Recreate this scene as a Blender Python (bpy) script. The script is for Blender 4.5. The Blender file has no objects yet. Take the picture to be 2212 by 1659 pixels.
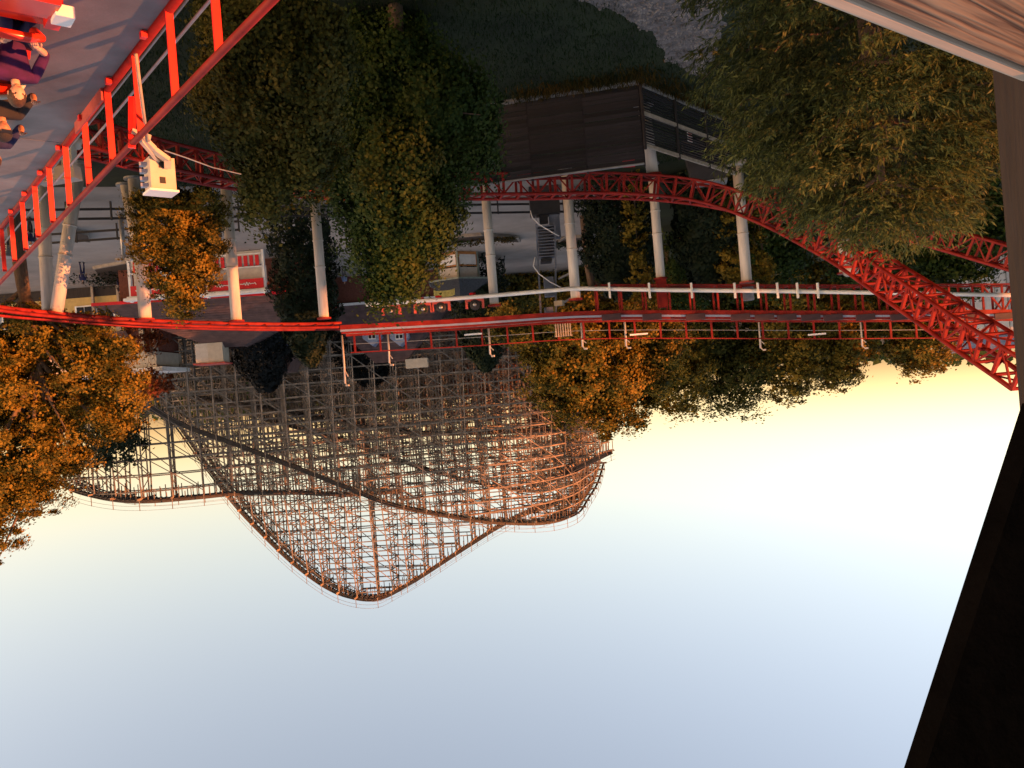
import bpy, math, random
import numpy as np
from mathutils import Vector, Matrix

# ------------------------------------------------------------------ camera, sky, sun
scn = bpy.context.scene
COL = scn.collection
ROLL = math.radians(4.6)
SR, CR = math.sin(ROLL), math.cos(ROLL)
FPX, CAMZ = 1736.0, 12.5
cd = bpy.data.cameras.new('camera'); cam = bpy.data.objects.new('camera', cd); COL.objects.link(cam)
cd.lens = 28.25; cd.sensor_width = 36; cd.clip_start = 0.05; cd.clip_end = 6000
# the photographer held the camera upside down, level and tilted by a few degrees
cam.matrix_world = Matrix(((-CR, -SR, 0, 0), (0, 0, -1, 0), (SR, -CR, 0, CAMZ), (0, 0, 0, 1)))
scn.camera = cam
SUN_EL = math.radians(6.0)
SUN_DIR = Vector((-math.cos(SUN_EL) * 0.925, -math.cos(SUN_EL) * 0.375, math.sin(SUN_EL))).normalized()
w = bpy.data.worlds.new('World'); scn.world = w; w.use_nodes = True
nt = w.node_tree; nt.nodes.clear()
sky = nt.nodes.new('ShaderNodeTexSky'); sky.sky_type = 'NISHITA'; sky.sun_disc = False
sky.sun_elevation = SUN_EL; sky.sun_rotation = -math.atan2(SUN_DIR.x, SUN_DIR.y)
sky.air_density = 1.0; sky.dust_density = 1.2; sky.ozone_density = 1.3
bgn = nt.nodes.new('ShaderNodeBackground'); bgn.inputs[1].default_value = 0.15
wo = nt.nodes.new('ShaderNodeOutputWorld')
hs = nt.nodes.new('ShaderNodeHueSaturation'); hs.inputs['Saturation'].default_value = 0.9; hs.inputs['Value'].default_value = 1.0
tint = nt.nodes.new('ShaderNodeMix'); tint.data_type = 'RGBA'; tint.blend_type = 'MULTIPLY'; tint.inputs['Factor'].default_value = 1.0
tint.inputs['B'].default_value = (1.22, 0.965, 0.905, 1)      # the phone's warm white balance
nt.links.new(sky.outputs[0], hs.inputs['Color']); nt.links.new(hs.outputs[0], tint.inputs['A']); nt.links.new(tint.outputs['Result'], bgn.inputs[0]); nt.links.new(bgn.outputs[0], wo.inputs[0])
sl = bpy.data.lights.new('sun', 'SUN'); so = bpy.data.objects.new('sun', sl); COL.objects.link(so)
sl.energy = 5.0; sl.angle = math.radians(0.5); sl.color = (1.0, 0.30, 0.082)
so.rotation_euler = SUN_DIR.to_track_quat('Z', 'Y').to_euler(); so.location = (0, 0, 60)
scn.view_settings.view_transform = 'Standard'; scn.view_settings.look = 'None'
scn.view_settings.gamma = 1.0; scn.view_settings.use_curve_mapping = False
scn.view_settings.exposure = 1.52
scn.render.engine = 'CYCLES'
scn.cycles.max_bounces = 6; scn.cycles.transparent_max_bounces = 6

# ------------------------------------------------------------------ measuring helpers
def ray(px, py):
    u = -(px - 1106); v = py - 829.5
    return u * CR + v * SR, -u * SR + v * CR
def P(px, py, d):
    a, b = ray(px, py); return Vector((a / FPX * d, d, CAMZ + b / FPX * d))
def G(px, py, z=0.0):
    a, b = ray(px, py); return P(px, py, (z - CAMZ) * FPX / b)

# ------------------------------------------------------------------ materials
def mat(name, col, rough=0.7, metal=0.0, var=0.25, scale=3.0, bump=0.0, bscale=20.0, col2=None, stretch=None, spec=0.4, coords='Object'):
    m = bpy.data.materials.new(name); m.use_nodes = True
    n = m.node_tree.nodes; l = m.node_tree.links
    b = n['Principled BSDF']; b.inputs['Roughness'].default_value = rough; b.inputs['Metallic'].default_value = metal
    b.inputs['Specular IOR Level'].default_value = spec
    tc = n.new('ShaderNodeTexCoord'); mp = n.new('ShaderNodeMapping'); l.new(tc.outputs[coords], mp.inputs[0])
    if stretch: mp.inputs['Scale'].default_value = stretch
    no = n.new('ShaderNodeTexNoise'); no.inputs['Scale'].default_value = scale; no.inputs['Detail'].default_value = 6; no.inputs['Roughness'].default_value = 0.62
    l.new(mp.outputs[0], no.inputs[0])
    cr = n.new('ShaderNodeValToRGB'); l.new(no.outputs[0], cr.inputs[0])
    c = np.array(col); c2 = np.array(col2) if col2 else c * (1 + var)
    cr.color_ramp.elements[0].position = 0.32; cr.color_ramp.elements[1].position = 0.68
    cr.color_ramp.elements[0].color = (*(c * (1 - var)), 1); cr.color_ramp.elements[1].color = (*np.clip(c2, 0, 1), 1)
    l.new(cr.outputs[0], b.inputs['Base Color'])
    if bump:
        n2 = n.new('ShaderNodeTexNoise'); n2.inputs['Scale'].default_value = bscale; n2.inputs['Detail'].default_value = 5
        l.new(mp.outputs[0], n2.inputs[0]); bu = n.new('ShaderNodeBump'); bu.inputs['Strength'].default_value = bump
        bu.inputs['Distance'].default_value = 0.03; l.new(n2.outputs[0], bu.inputs['Height']); l.new(bu.outputs[0], b.inputs['Normal'])
    return m
def leafmat(name, cols, trans=0.35, rough=0.55):
    m = bpy.data.materials.new(name); m.use_nodes = True
    n = m.node_tree.nodes; l = m.node_tree.links; b = n['Principled BSDF']
    b.inputs['Roughness'].default_value = rough; b.inputs['Specular IOR Level'].default_value = 0.10
    g = n.new('ShaderNodeNewGeometry'); tc = n.new('ShaderNodeTexCoord')
    no = n.new('ShaderNodeTexNoise'); no.inputs['Scale'].default_value = 0.55; no.inputs['Detail'].default_value = 3
    l.new(tc.outputs['Object'], no.inputs[0])
    mx = n.new('ShaderNodeMath'); mx.operation = 'MULTIPLY_ADD'; mx.inputs[1].default_value = 0.45
    l.new(g.outputs['Random Per Island'], mx.inputs[0])
    ms = n.new('ShaderNodeMath'); ms.operation = 'MULTIPLY_ADD'; ms.inputs[1].default_value = 1.5; ms.inputs[2].default_value = -0.47
    l.new(no.outputs[0], ms.inputs[0]); l.new(ms.outputs[0], mx.inputs[2])
    cr = n.new('ShaderNodeValToRGB'); e = cr.color_ramp.elements
    while len(e) < len(cols): e.new(0.5)
    for i, c in enumerate(cols): e[i].position = i / (len(cols) - 1); e[i].color = (*c, 1)
    l.new(mx.outputs[0], cr.inputs[0]); l.new(cr.outputs[0], b.inputs['Base Color'])
    t = n.new('ShaderNodeBsdfTranslucent'); l.new(cr.outputs[0], t.inputs[0])
    mi = n.new('ShaderNodeMixShader'); mi.inputs[0].default_value = trans
    l.new(b.outputs[0], mi.inputs[1]); l.new(t.outputs[0], mi.inputs[2]); l.new(mi.outputs[0], n['Material Output'].inputs[0])
    return m

M = dict(
    red=mat('red_paint', (0.19, 0.010, 0.008), 0.6, var=0.4, scale=1.6, bump=0.15, bscale=9, col2=(0.27, 0.020, 0.013), spec=.2),
    redbright=mat('bright_red_paint', (0.72, 0.022, 0.014), 0.38, var=0.15, scale=4),
    redcar=mat('red_fibreglass', (0.66, 0.03, 0.012), 0.25, var=0.1, scale=2),
    reddust=mat('faded_red_paint', (0.42, 0.07, 0.05), 0.6, var=0.25, scale=3),
    white=mat('white_column_paint', (0.50, 0.46, 0.395), 0.55, var=0.22, scale=1.6, bump=0.05, stretch=(2, 2, .25)),
    cream=mat('cream_paint', (0.46, 0.41, 0.33), 0.5, var=0.12, scale=2),
    pipe=mat('white_pipe_paint', (0.66, 0.66, 0.62), 0.45, var=0.1, scale=1),
    trim=mat('white_trim', (0.72, 0.72, 0.70), 0.6, var=0.1, scale=2),
    bluegrey=mat('blue_grey_fin', (0.28, 0.33, 0.46), 0.35, metal=0.3, var=0.1),
    black=mat('black_rubber', (0.015, 0.014, 0.016), 0.6, var=0.4),
    blackred=mat('dark_magnet_block', (0.045, 0.022, 0.028), 0.5, var=0.3),
    deck=mat('grey_deck', (0.185, 0.182, 0.182), 0.9, var=0.28, scale=0.9, bump=0.08, bscale=30),
    galv=mat('galvanised_steel', (0.30, 0.31, 0.31), 0.45, metal=0.6, var=0.25),
    wood=mat('weathered_grey_wood', (0.165, 0.148, 0.128), 0.9, var=0.45, scale=1.3, col2=(0.30, 0.255, 0.21), spec=.15),
    woodt=mat('dark_track_wood', (0.05, 0.042, 0.036), 0.8, var=0.4, scale=3),
    slat=mat('dark_stained_slats', (0.013, 0.012, 0.016), 0.8, var=0.5, scale=2, stretch=(.4, .4, 6), col2=(0.027, 0.024, 0.029)),
    railwood=mat('pale_timber_rail', (0.34, 0.28, 0.21), 0.8, var=0.25, scale=4),
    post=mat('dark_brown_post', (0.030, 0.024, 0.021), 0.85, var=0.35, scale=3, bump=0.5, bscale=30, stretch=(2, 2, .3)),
    brace=mat('painted_shade_timber', (0.0025, 0.0024, 0.0024), 1.0, var=0.4, scale=6, spec=0.02, bump=0.4),  # near-black colour stands in for the roof shade on the knee brace
    roof=mat('brown_shingles', (0.085, 0.052, 0.048), 0.95, var=0.3, scale=1.5, bump=0.3, bscale=14),
    roof2=mat('dark_kiosk_shingles', (0.035, 0.040, 0.045), 0.9, var=0.4, scale=6, bump=0.4),
    greytrim=mat('grey_green_trim', (0.18, 0.22, 0.19), 0.7),
    orange=mat('orange_wood_trim', (0.40, 0.17, 0.05), 0.6),
    panel=mat('kiosk_panel', (0.50, 0.47, 0.42), 0.7, var=0.12),
    sign=mat('red_sign', (0.55, 0.012, 0.02), 0.5, var=0.1),
    yellow=mat('yellow_siding', (0.52, 0.36, 0.12), 0.7, var=0.12),
    blue=mat('blue_siding', (0.22, 0.30, 0.50), 0.7, var=0.12),
    brick=mat('red_brick_wall', (0.17, 0.06, 0.04), 0.9, var=0.3, scale=6),
    darkglass=mat('dark_window', (0.02, 0.02, 0.025), 0.15, var=0.3),
    slate=mat('slate_grey_steel', (0.13, 0.15, 0.19), 0.55, var=0.3, scale=2),
    dark=mat('black_steel', (0.02, 0.02, 0.022), 0.55, var=0.3),
    stone=mat('stone_kerb', (0.22, 0.20, 0.18), 0.9, var=0.3, scale=2, bump=0.4, col2=(0.32, 0.29, 0.24)),
    soil=mat('soil', (0.05, 0.036, 0.026), 1.0, var=0.4, scale=5),
    bark=mat('tree_bark', (0.12, 0.085, 0.06), 0.95, var=0.4, scale=4, bump=0.6, stretch=(3, 3, .6)),
    lamp=mat('lamp_housing', (0.36, 0.34, 0.31), 0.5),
    skin=mat('skin', (0.55, 0.30, 0.20), 0.6, var=0.08), skin2=mat('tanned_skin', (0.42, 0.20, 0.12), 0.6, var=0.08),
    purple=mat('purple_shirt', (0.045, 0.006, 0.06), 0.9, var=0.3, scale=8), navy=mat('navy_cloth', (0.014, 0.016, 0.06), 0.9, var=0.3, scale=8),
    blackcloth=mat('black_cloth', (0.02, 0.018, 0.02), 0.9, var=0.3), hairb=mat('brown_hair', (0.05, 0.025, 0.012), 0.7, var=0.4, scale=30),
    greycloth=mat('grey_cloth', (0.12, 0.11, 0.11), 0.9), lime=mat('lime_strap', (0.35, 0.5, 0.04), 0.7),
    eye=mat('eye', (0.02, 0.015, 0.012), 0.2), lip=mat('lips', (0.40, 0.10, 0.08), 0.5),
    banner=mat('olive_banner', (0.34, 0.32, 0.10), 0.8, var=0.4, scale=5), lilac=mat('lilac_panel', (0.3, 0.26, 0.42), 0.7),
)
def wood_cap():
    m = bpy.data.materials.new('weathered_board'); m.use_nodes = True
    n = m.node_tree.nodes; l = m.node_tree.links; b = n['Principled BSDF']; b.inputs['Roughness'].default_value = 0.75
    tc = n.new('ShaderNodeTexCoord'); mp = n.new('ShaderNodeMapping'); mp.inputs['Scale'].default_value = (0.9, 26, 26)
    l.new(tc.outputs['Object'], mp.inputs[0])
    no = n.new('ShaderNodeTexNoise'); no.inputs['Scale'].default_value = 2.2; no.inputs['Detail'].default_value = 8; no.inputs['Distortion'].default_value = 1.0
    l.new(mp.outputs[0], no.inputs[0])
    cr = n.new('ShaderNodeValToRGB'); e = cr.color_ramp.elements; e.new(0.5); e.new(0.6)
    for i, (p, c) in enumerate(((0.36, (0.045, 0.026, 0.018)), (0.45, (0.18, 0.115, 0.07)), (0.54, (0.32, 0.22, 0.135)), (0.70, (0.42, 0.31, 0.20)))):
        e[i].position = p; e[i].color = (*c, 1)
    l.new(no.outputs[0], cr.inputs[0]); l.new(cr.outputs[0], b.inputs['Base Color'])
    bu = n.new('ShaderNodeBump'); bu.inputs['Strength'].default_value = 0.5; bu.inputs['Distance'].default_value = 0.004
    l.new(no.outputs[0], bu.inputs['Height']); l.new(bu.outputs[0], b.inputs['Normal'])
    return m
M['cap'] = wood_cap()
def per_piece(m, lo, hi):      # boards weather differently from piece to piece
    n = m.node_tree.nodes; l = m.node_tree.links; b = n['Principled BSDF']; src = b.inputs['Base Color'].links[0].from_socket
    oi = n.new('ShaderNodeObjectInfo'); mr = n.new('ShaderNodeMapRange'); mr.inputs['To Min'].default_value = lo; mr.inputs['To Max'].default_value = hi
    l.new(oi.outputs['Random'], mr.inputs['Value']); mx = n.new('ShaderNodeMix'); mx.data_type = 'RGBA'; mx.blend_type = 'MULTIPLY'; mx.inputs['Factor'].default_value = 1
    cb = n.new('ShaderNodeCombineColor')
    for i in range(3): l.new(mr.outputs[0], cb.inputs[i])
    l.new(src, mx.inputs['A']); l.new(cb.outputs[0], mx.inputs['B']); l.new(mx.outputs['Result'], b.inputs['Base Color'])
per_piece(M['slat'], .25, .95); per_piece(M['deck'], .9, 1.1)
G_GREEN = (0.030, 0.042, 0.008); G_DARK = (0.013, 0.022, 0.006); G_OLIVE = (0.060, 0.055, 0.010); G_YEL = (0.25, 0.18, 0.026); G_ORG = (0.36, 0.19, 0.030)
M['leaf_olive'] = leafmat('olive_leaves', [G_DARK, (0.048, 0.056, 0.012), (0.105, 0.098, 0.020), (0.21, 0.16, 0.032)])
M['leaf_green'] = leafmat('green_leaves', [(0.012, 0.026, 0.007), (0.027, 0.052, 0.011), (0.046, 0.074, 0.015), (0.080, 0.092, 0.020)])
M['leaf_gold'] = leafmat('golden_leaves', [G_GREEN, G_OLIVE, G_YEL, G_ORG])
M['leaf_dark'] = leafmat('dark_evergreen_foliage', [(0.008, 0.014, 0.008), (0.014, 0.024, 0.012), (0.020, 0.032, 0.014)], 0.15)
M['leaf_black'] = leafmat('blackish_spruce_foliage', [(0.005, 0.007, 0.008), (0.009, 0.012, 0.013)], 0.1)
M['leaf_cedar'] = leafmat('cedar_foliage', [(0.018, 0.028, 0.010), (0.040, 0.052, 0.020), (0.078, 0.098, 0.030), (0.135, 0.150, 0.050)], 0.25)
M['leaf_rust'] = leafmat('rusty_leaves', [(0.07, 0.02, 0.01), (0.2, 0.06, 0.02)], 0.3)

# ------------------------------------------------------------------ mesh builder
class MB:
    def __init__(s): s.v = []; s.f = []; s.m = []
    def add(s, vs, fs, mi=0):
        b = len(s.v); s.v += [tuple(x) for x in vs]; s.f += [tuple(b + i for i in f) for f in fs]; s.m += [mi] * len(fs)
    def box(s, c, d, rz=0.0, mi=0, taper=1.0):
        c = Vector(c); R = Matrix.Rotation(rz, 3, 'Z'); vs = []
        for z in (-.5, .5):
            k = taper if z > 0 else 1.0
            for x, y in ((-.5, -.5), (.5, -.5), (.5, .5), (-.5, .5)):
                vs.append(c + R @ Vector((x * d[0] * k, y * d[1] * k, z * d[2])))
        s.add(vs, [(3, 2, 1, 0), (4, 5, 6, 7), (0, 1, 5, 4), (1, 2, 6, 5), (2, 3, 7, 6), (3, 0, 4, 7)], mi); return s
    def beam(s, a, b, w_, h_=None, mi=0, up=(0, 0, 1)):
        a = Vector(a); b = Vector(b); h_ = h_ or w_; d = b - a
        if d.length < 1e-6: return s
        d.normalize(); up = Vector(up)
        if abs(d.dot(up)) > 0.98: up = Vector((1, 0, 0)) if abs(d.x) < 0.9 else Vector((0, 1, 0))
        x = d.cross(up).normalized(); y = x.cross(d)
        vs = [p + x * sx * w_ / 2 + y * sy * h_ / 2 for p in (a, b) for sx, sy in ((-1, -1), (1, -1), (1, 1), (-1, 1))]
        s.add(vs, [(0, 1, 2, 3), (7, 6, 5, 4), (0, 4, 5, 1), (1, 5, 6, 2), (2, 6, 7, 3), (3, 7, 4, 0)], mi); return s
    def tube(s, pts, r, n=10, mi=0, caps=True):
        pts = [Vector(p) for p in pts]; rs = r if isinstance(r, (list, tuple)) else [r] * len(pts)
        vs = []; fs = []; prev = None
        for i, p in enumerate(pts):
            d = (pts[min(i + 1, len(pts) - 1)] - pts[max(i - 1, 0)]).normalized()
            if prev is None:
                up = Vector((0, 0, 1)) if abs(d.z) < 0.95 else Vector((1, 0, 0)); x = d.cross(up).normalized()
            else: x = (prev - d * prev.dot(d)).normalized()
            prev = x; y = d.cross(x)
            for k in range(n):
                a = 2 * math.pi * k / n; vs.append(p + (x * math.cos(a) + y * math.sin(a)) * rs[i])
        for i in range(len(pts) - 1):
            for k in range(n):
                a, b = i * n + k, i * n + (k + 1) % n; fs.append((a, b, b + n, a + n))
        if caps: fs.append(tuple(range(n - 1, -1, -1))); fs.append(tuple(range((len(pts) - 1) * n, len(pts) * n)))
        s.add(vs, fs, mi); return s
    def poly(s, pts, th, mi=0):            # a flat polygon with thickness th (downwards)
        pts = [Vector(p) for p in pts]; n = len(pts); lo = [p - Vector((0, 0, th)) for p in pts]
        s.add(pts + lo, [tuple(range(n)), tuple(range(2 * n - 1, n - 1, -1))] + [(i, i + n, (i + 1) % n + n, (i + 1) % n) for i in range(n)], mi); return s
    def prism(s, pts, off, mi=0):          # polygon extruded along vector off
        pts = [Vector(p) for p in pts]; n = len(pts); off = Vector(off); hi = [p + off for p in pts]
        s.add(pts + hi, [tuple(range(n - 1, -1, -1)), tuple(range(n, 2 * n))] + [(i, (i + 1) % n, (i + 1) % n + n, i + n) for i in range(n)], mi); return s
    def ell(s, c, r, nu=12, nv=8, mi=0):
        c = Vector(c); vs = [c + Vector((0, 0, r[2]))]
        for j in range(1, nv):
            t = math.pi * j / nv
            for i in range(nu):
                a = 2 * math.pi * i / nu; vs.append(c + Vector((r[0] * math.sin(t) * math.cos(a), r[1] * math.sin(t) * math.sin(a), r[2] * math.cos(t))))
        vs.append(c - Vector((0, 0, r[2]))); fs = [(0, 1 + i, 1 + (i + 1) % nu) for i in range(nu)]
        for j in range(nv - 2):
            for i in range(nu):
                a, b = 1 + j * nu + i, 1 + j * nu + (i + 1) % nu; fs.append((a, a + nu, b + nu, b))
        L = len(vs) - 1; fs += [(L, 1 + (nv - 2) * nu + (i + 1) % nu, 1 + (nv - 2) * nu + i) for i in range(nu)]
        s.add(vs, fs, mi); return s
    def mesh(s, name, mats, smooth=False):
        me = bpy.data.meshes.new(name); me.from_pydata(s.v, [], s.f)
        for m_ in (mats if isinstance(mats, (list, tuple)) else [mats]): me.materials.append(M[m_] if isinstance(m_, str) else m_)
        if len(set(s.m)) > 1: me.polygons.foreach_set('material_index', s.m)
        if smooth: me.polygons.foreach_set('use_smooth', [True] * len(s.f))
        me.update(); return me
    def build(s, name, mats, parent=None, smooth=False, **kw): return link(name, s.mesh(name, mats, smooth), parent, **kw)

def link(name, data, parent=None, label=None, cat=None, group=None, kind=None):
    o = bpy.data.objects.new(name, data); COL.objects.link(o)
    if parent is not None:
        o.parent = parent; o.matrix_parent_inverse = INV.get(parent.name, Matrix())
    tag(o, label, cat, group, kind); return o
INV = {}
def tag(o, label=None, cat=None, group=None, kind=None):
    if label: o['label'] = label
    if cat: o['category'] = cat
    if group: o['group'] = group
    if kind: o['kind'] = kind
    return o
def thing(name, label, cat, loc=(0, 0, 0), rz=0.0, group=None, local=False):
    """Empty at the base of a thing. Parts are given in world coordinates unless local."""
    o = link(name, None, None, label, cat, group); o.location = loc; o.rotation_euler = (0, 0, rz); o.empty_display_size = 0.3
    if not local: INV[o.name] = (Matrix.Translation(Vector(loc)) @ Matrix.Rotation(rz, 4, 'Z')).inverted()
    return o
def copy_tree(o, parent=None):
    c = o.copy(); COL.objects.link(c)
    if parent is not None: c.parent = parent
    for ch in list(o.children): copy_tree(ch, c)
    return c
def spline(pts, step=0.5):
    p = [Vector(q) for q in pts]; p = [p[0] * 2 - p[1]] + p + [p[-1] * 2 - p[-2]]; out = []
    for i in range(1, len(p) - 2):
        a, b, c, d = p[i - 1:i + 3]; n = max(2, int((c - b).length / 0.3))
        for k in range(n):
            t = k / n; out.append(0.5 * ((2 * b) + (c - a) * t + (2 * a - 5 * b + 4 * c - d) * t * t + (3 * b - a - 3 * c + d) * t ** 3))
    out.append(p[-2]); res = [out[0]]; acc = 0
    for i in range(1, len(out)):
        seg = (out[i] - out[i - 1]).length
        while acc + seg >= step:
            t = (step - acc) / seg; q = out[i - 1].lerp(out[i], t); res.append(q); out[i - 1] = q; seg = (out[i] - q).length; acc = 0
        acc += seg
    return res

# ------------------------------------------------------------------ foliage
def leaves_mesh(name, cen, nrm, size, matname, rng, aspect=0.75, jit=0.35):
    """one small folded leaf per centre, turned at random about nrm"""
    n = len(cen); s = size * rng.uniform(0.65, 1.35, (n, 1))
    nrm = nrm + rng.normal(0, 0.40, (n, 3)); nrm /= np.linalg.norm(nrm, axis=1, keepdims=True) + 1e-9
    r = rng.normal(0, 1, (n, 3)); a = np.cross(nrm, r); a /= np.linalg.norm(a, axis=1, keepdims=True) + 1e-9
    b = np.cross(nrm, a)
    v = np.empty((n, 4, 3)); v[:, 0] = cen - a * s * .5; v[:, 1] = cen + b * s * .5 * aspect + nrm * s * .12
    v[:, 2] = cen + a * s * .55; v[:, 3] = cen - b * s * .5 * aspect + nrm * s * .12
    return quads(name, v.reshape(-1, 3), n, matname)
def quads(name, v, n, matname):
    me = bpy.data.meshes.new(name); me.vertices.add(n * 4); me.vertices.foreach_set('co', v.astype(np.float32).ravel())
    me.loops.add(n * 4); me.loops.foreach_set('vertex_index', np.arange(n * 4, dtype=np.int32))
    me.polygons.add(n); me.polygons.foreach_set('loop_start', np.arange(0, n * 4, 4, dtype=np.int32))
    me.polygons.foreach_set('loop_total', np.full(n, 4, np.int32)); me.materials.append(M[matname]); me.update(calc_edges=True); return me
def crown_points(lobes, nclump, per, cr, rng, flat=0.6, shell=0.55):
    """leaf positions gathered in clumps lying towards the outside of several ellipsoid lobes"""
    vol = np.array([l[3] * l[4] * l[5] for l in lobes]) ** 0.75; vol /= vol.sum()
    ids = rng.choice(len(lobes), nclump, p=vol); L = np.array(lobes)[ids]
    d = rng.normal(0, 1, (nclump, 3)); d /= np.linalg.norm(d, axis=1, keepdims=True)
    rr = shell + (1 - shell) * rng.random((nclump, 1)) ** 0.6; rr *= rng.uniform(0.82, 1.30, (nclump, 1))
    c = L[:, :3] + d * L[:, 3:6] * rr
    k = cr * rng.uniform(0.35, 1.35, (nclump, 1, 1))
    off = rng.normal(0, 0.5, (nclump, per, 3)) * k; off[:, :, 2] *= flat
    pts = (c[:, None] + off).reshape(-1, 3); nr = np.repeat(d * np.array([1, 1, .6]) + np.array([0, 0, .55]), per, 0)
    return pts, nr, c
def tree(name, label, base, lobes, leafm, leafsize, nclump, per, cr, seed, group=None, trunk=0.22, cat='tree', shell=0.5, flat=0.6, nb=14, aspect=0.75):
    """lobes are (x,y,z,rx,ry,rz) relative to the base"""
    rng = np.random.default_rng(seed); rnd = random.Random(seed)
    t = thing(name, label, cat, base, 0, group, local=True)
    pts, nr, cl = crown_points(lobes, nclump, per, cr, rng, flat, shell)
    link('crown', leaves_mesh('crown', pts, nr, leafsize, leafm, rng, aspect), t)
    top = max(l[2] for l in lobes); mb = MB(); c0 = Vector(np.mean([l[:3] for l in lobes], axis=0)); H = top * .86
    stem = [Vector((0, 0, -.2)), Vector((c0.x * .15 + rnd.uniform(-.1, .1), c0.y * .15, H * .3)), Vector((c0.x * .5, c0.y * .5 + rnd.uniform(-.2, .2), H * .6)), Vector((c0.x * .9, c0.y * .9, H))]
    mb.tube(stem, [trunk, trunk * .8, trunk * .5, trunk * .12], 8); mb.build('trunk', 'bark', t, smooth=True)
    lb = MB()
    for i in rng.choice(len(cl), min(nb, len(cl)), replace=False):
        e = Vector(cl[i]); k = min(.95, max(.2, e.z / H * .65)); s0 = stem[1].lerp(stem[3], max(0, (k - .3) / .7)) if k > .3 else stem[0].lerp(stem[1], k / .3)
        mid = s0.lerp(e, .5) + Vector((rnd.uniform(-.2, .2), rnd.uniform(-.2, .2), rnd.uniform(0, .4)))
        lb.tube([s0, mid, e], [trunk * .4, trunk * .22, .012], 6, caps=False)
    lb.build('limb', 'bark', t, smooth=True)
    return t
def R_(x, y, z, a, b=None, c=None): return (x, y, z, a, b or a, c or a)

# ================================================================== SETTING
g = MB(); g.add([(-2500, -400, 0), (2500, -400, 0), (2500, 4000, 0), (-2500, 4000, 0)], [(0, 1, 2, 3)])
M['ground'] = mat('grass_ground', (0.016, 0.026, 0.008), 1.0, var=0.5, scale=0.35, bump=0.6, bscale=8, col2=(0.024, 0.034, 0.010))
g.build('ground', 'ground', kind='structure')
M['plaza'] = mat('plaza_concrete', (0.27, 0.24, 0.205), 0.92, var=0.18, scale=0.22, bump=0.15, bscale=6, col2=(0.37, 0.325, 0.28))
pz = MB(); pz.add([(-8, 50.5, .004), (2, 49.5, .004), (14, 46, .004), (34, 40, .004), (90, 30, .004), (110, 110, .004), (30, 128, .004), (-4, 100, .004), (-12, 80, .004)], [tuple(range(9))])
pz.build('plaza', 'plaza', kind='structure')
M['gravel'] = mat('pale_gravel', (0.13, 0.115, 0.105), 1.0, var=0.5, scale=3.0, bump=0.9, bscale=5, col2=(0.24, 0.21, 0.19))
gv = MB(); rng = np.random.default_rng(5)
outl = [G(1235, -60), G(1260, 0), G(1330, 30), G(1400, 70), G(1425, 110), G(1480, 155), G(1530, 160), G(1560, 60), G(1550, -60), G(1500, -120)]
gp = [Vector((p.x + rng.normal(0, .12), p.y + rng.normal(0, .12), .006)) for p in spline(outl + [outl[0]], 0.45)][:-1]
gv.add(gp, [tuple(range(len(gp)))]); gv.build('gravel_path', 'gravel', kind='structure')
# loose stones over the gravel, one mass
def scatter_in(poly, n, rng):
    xs = np.array([p.x for p in poly]); ys = np.array([p.y for p in poly]); out = []
    while len(out) < n:
        x = rng.uniform(xs.min(), xs.max()); y = rng.uniform(ys.min(), ys.max()); c = False; j = len(xs) - 1
        for i in range(len(xs)):
            if (ys[i] > y) != (ys[j] > y) and x < (xs[j] - xs[i]) * (y - ys[i]) / (ys[j] - ys[i]) + xs[i]: c = not c
            j = i
        if c: out.append((x, y))
    return np.array(out)
st = MB()
for x, y in scatter_in(gp, 2600, rng):
    s = rng.uniform(.02, .075); st.box((x, y, .006 + s * .3), (s * 1.4, s, s * .8), rng.uniform(0, 3), taper=.6)
st.build('loose_stones', mat('stones', (0.15, 0.13, 0.12), 0.95, var=.4, scale=1.5, col2=(.32, .29, .26)), kind='stuff', label='loose pale stones scattered on the gravel path', cat='stones')
# grass blades on the lawn
def grass(name, label, n, sampler, h, matname, seed):
    rng = np.random.default_rng(seed); c = sampler(n, rng); n = len(c); a = rng.uniform(0, math.pi, n); hh = h * rng.uniform(.5, 1.4, n); wd = hh * .12
    lean = rng.normal(0, .35, (n, 2)) * hh[:, None]; z = np.zeros(n)
    dx, dy = np.cos(a) * wd, np.sin(a) * wd; v = np.empty((n, 4, 3))
    v[:, 0] = np.c_[c[:, 0] - dx, c[:, 1] - dy, z]; v[:, 1] = np.c_[c[:, 0] + dx, c[:, 1] + dy, z]
    v[:, 2] = np.c_[c[:, 0] + lean[:, 0] + dx * .3, c[:, 1] + lean[:, 1] + dy * .3, hh]; v[:, 3] = np.c_[c[:, 0] + lean[:, 0] - dx * .3, c[:, 1] + lean[:, 1] - dy * .3, hh]
    return link(name, quads(name, v.reshape(-1, 3), n, matname), None, label, 'grass', None, 'stuff')
M['blade'] = leafmat('grass_blades', [(0.004, 0.013, 0.003), (0.007, 0.024, 0.005), (0.016, 0.030, 0.006)], 0.2)
M['weed'] = leafmat('yellow_weeds', [(0.02, 0.025, 0.006), (0.05, 0.04, 0.01), (0.14, 0.07, 0.012)], 0.3)
def lawn_s(n, rng):
    p = np.c_[rng.uniform(-16, 18, n), rng.uniform(18, 48, n)]
    cx = np.array([q.x for q in gp]); cy = np.array([q.y for q in gp]); lo, hi = cx.min(), cx.max()
    path_x0 = np.interp(p[:, 1], [14, 23, 27, 30, 33.5], [-3, -2.2, -4.6, -6.2, -8.4]); inside = (p[:, 0] < path_x0) & (p[:, 0] > path_x0 - 4.0 * (p[:, 1] < 33)) & (p[:, 1] < 34)
    return p[~inside]
grass('lawn_grass', 'short dark green lawn in front of the slatted fence', 110000, lawn_s, .10, 'blade', 3)
FC, FL, FR = G(1378, 178), G(1020, 232), G(1578, 262)     # corner and two ends of the slatted fence
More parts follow.
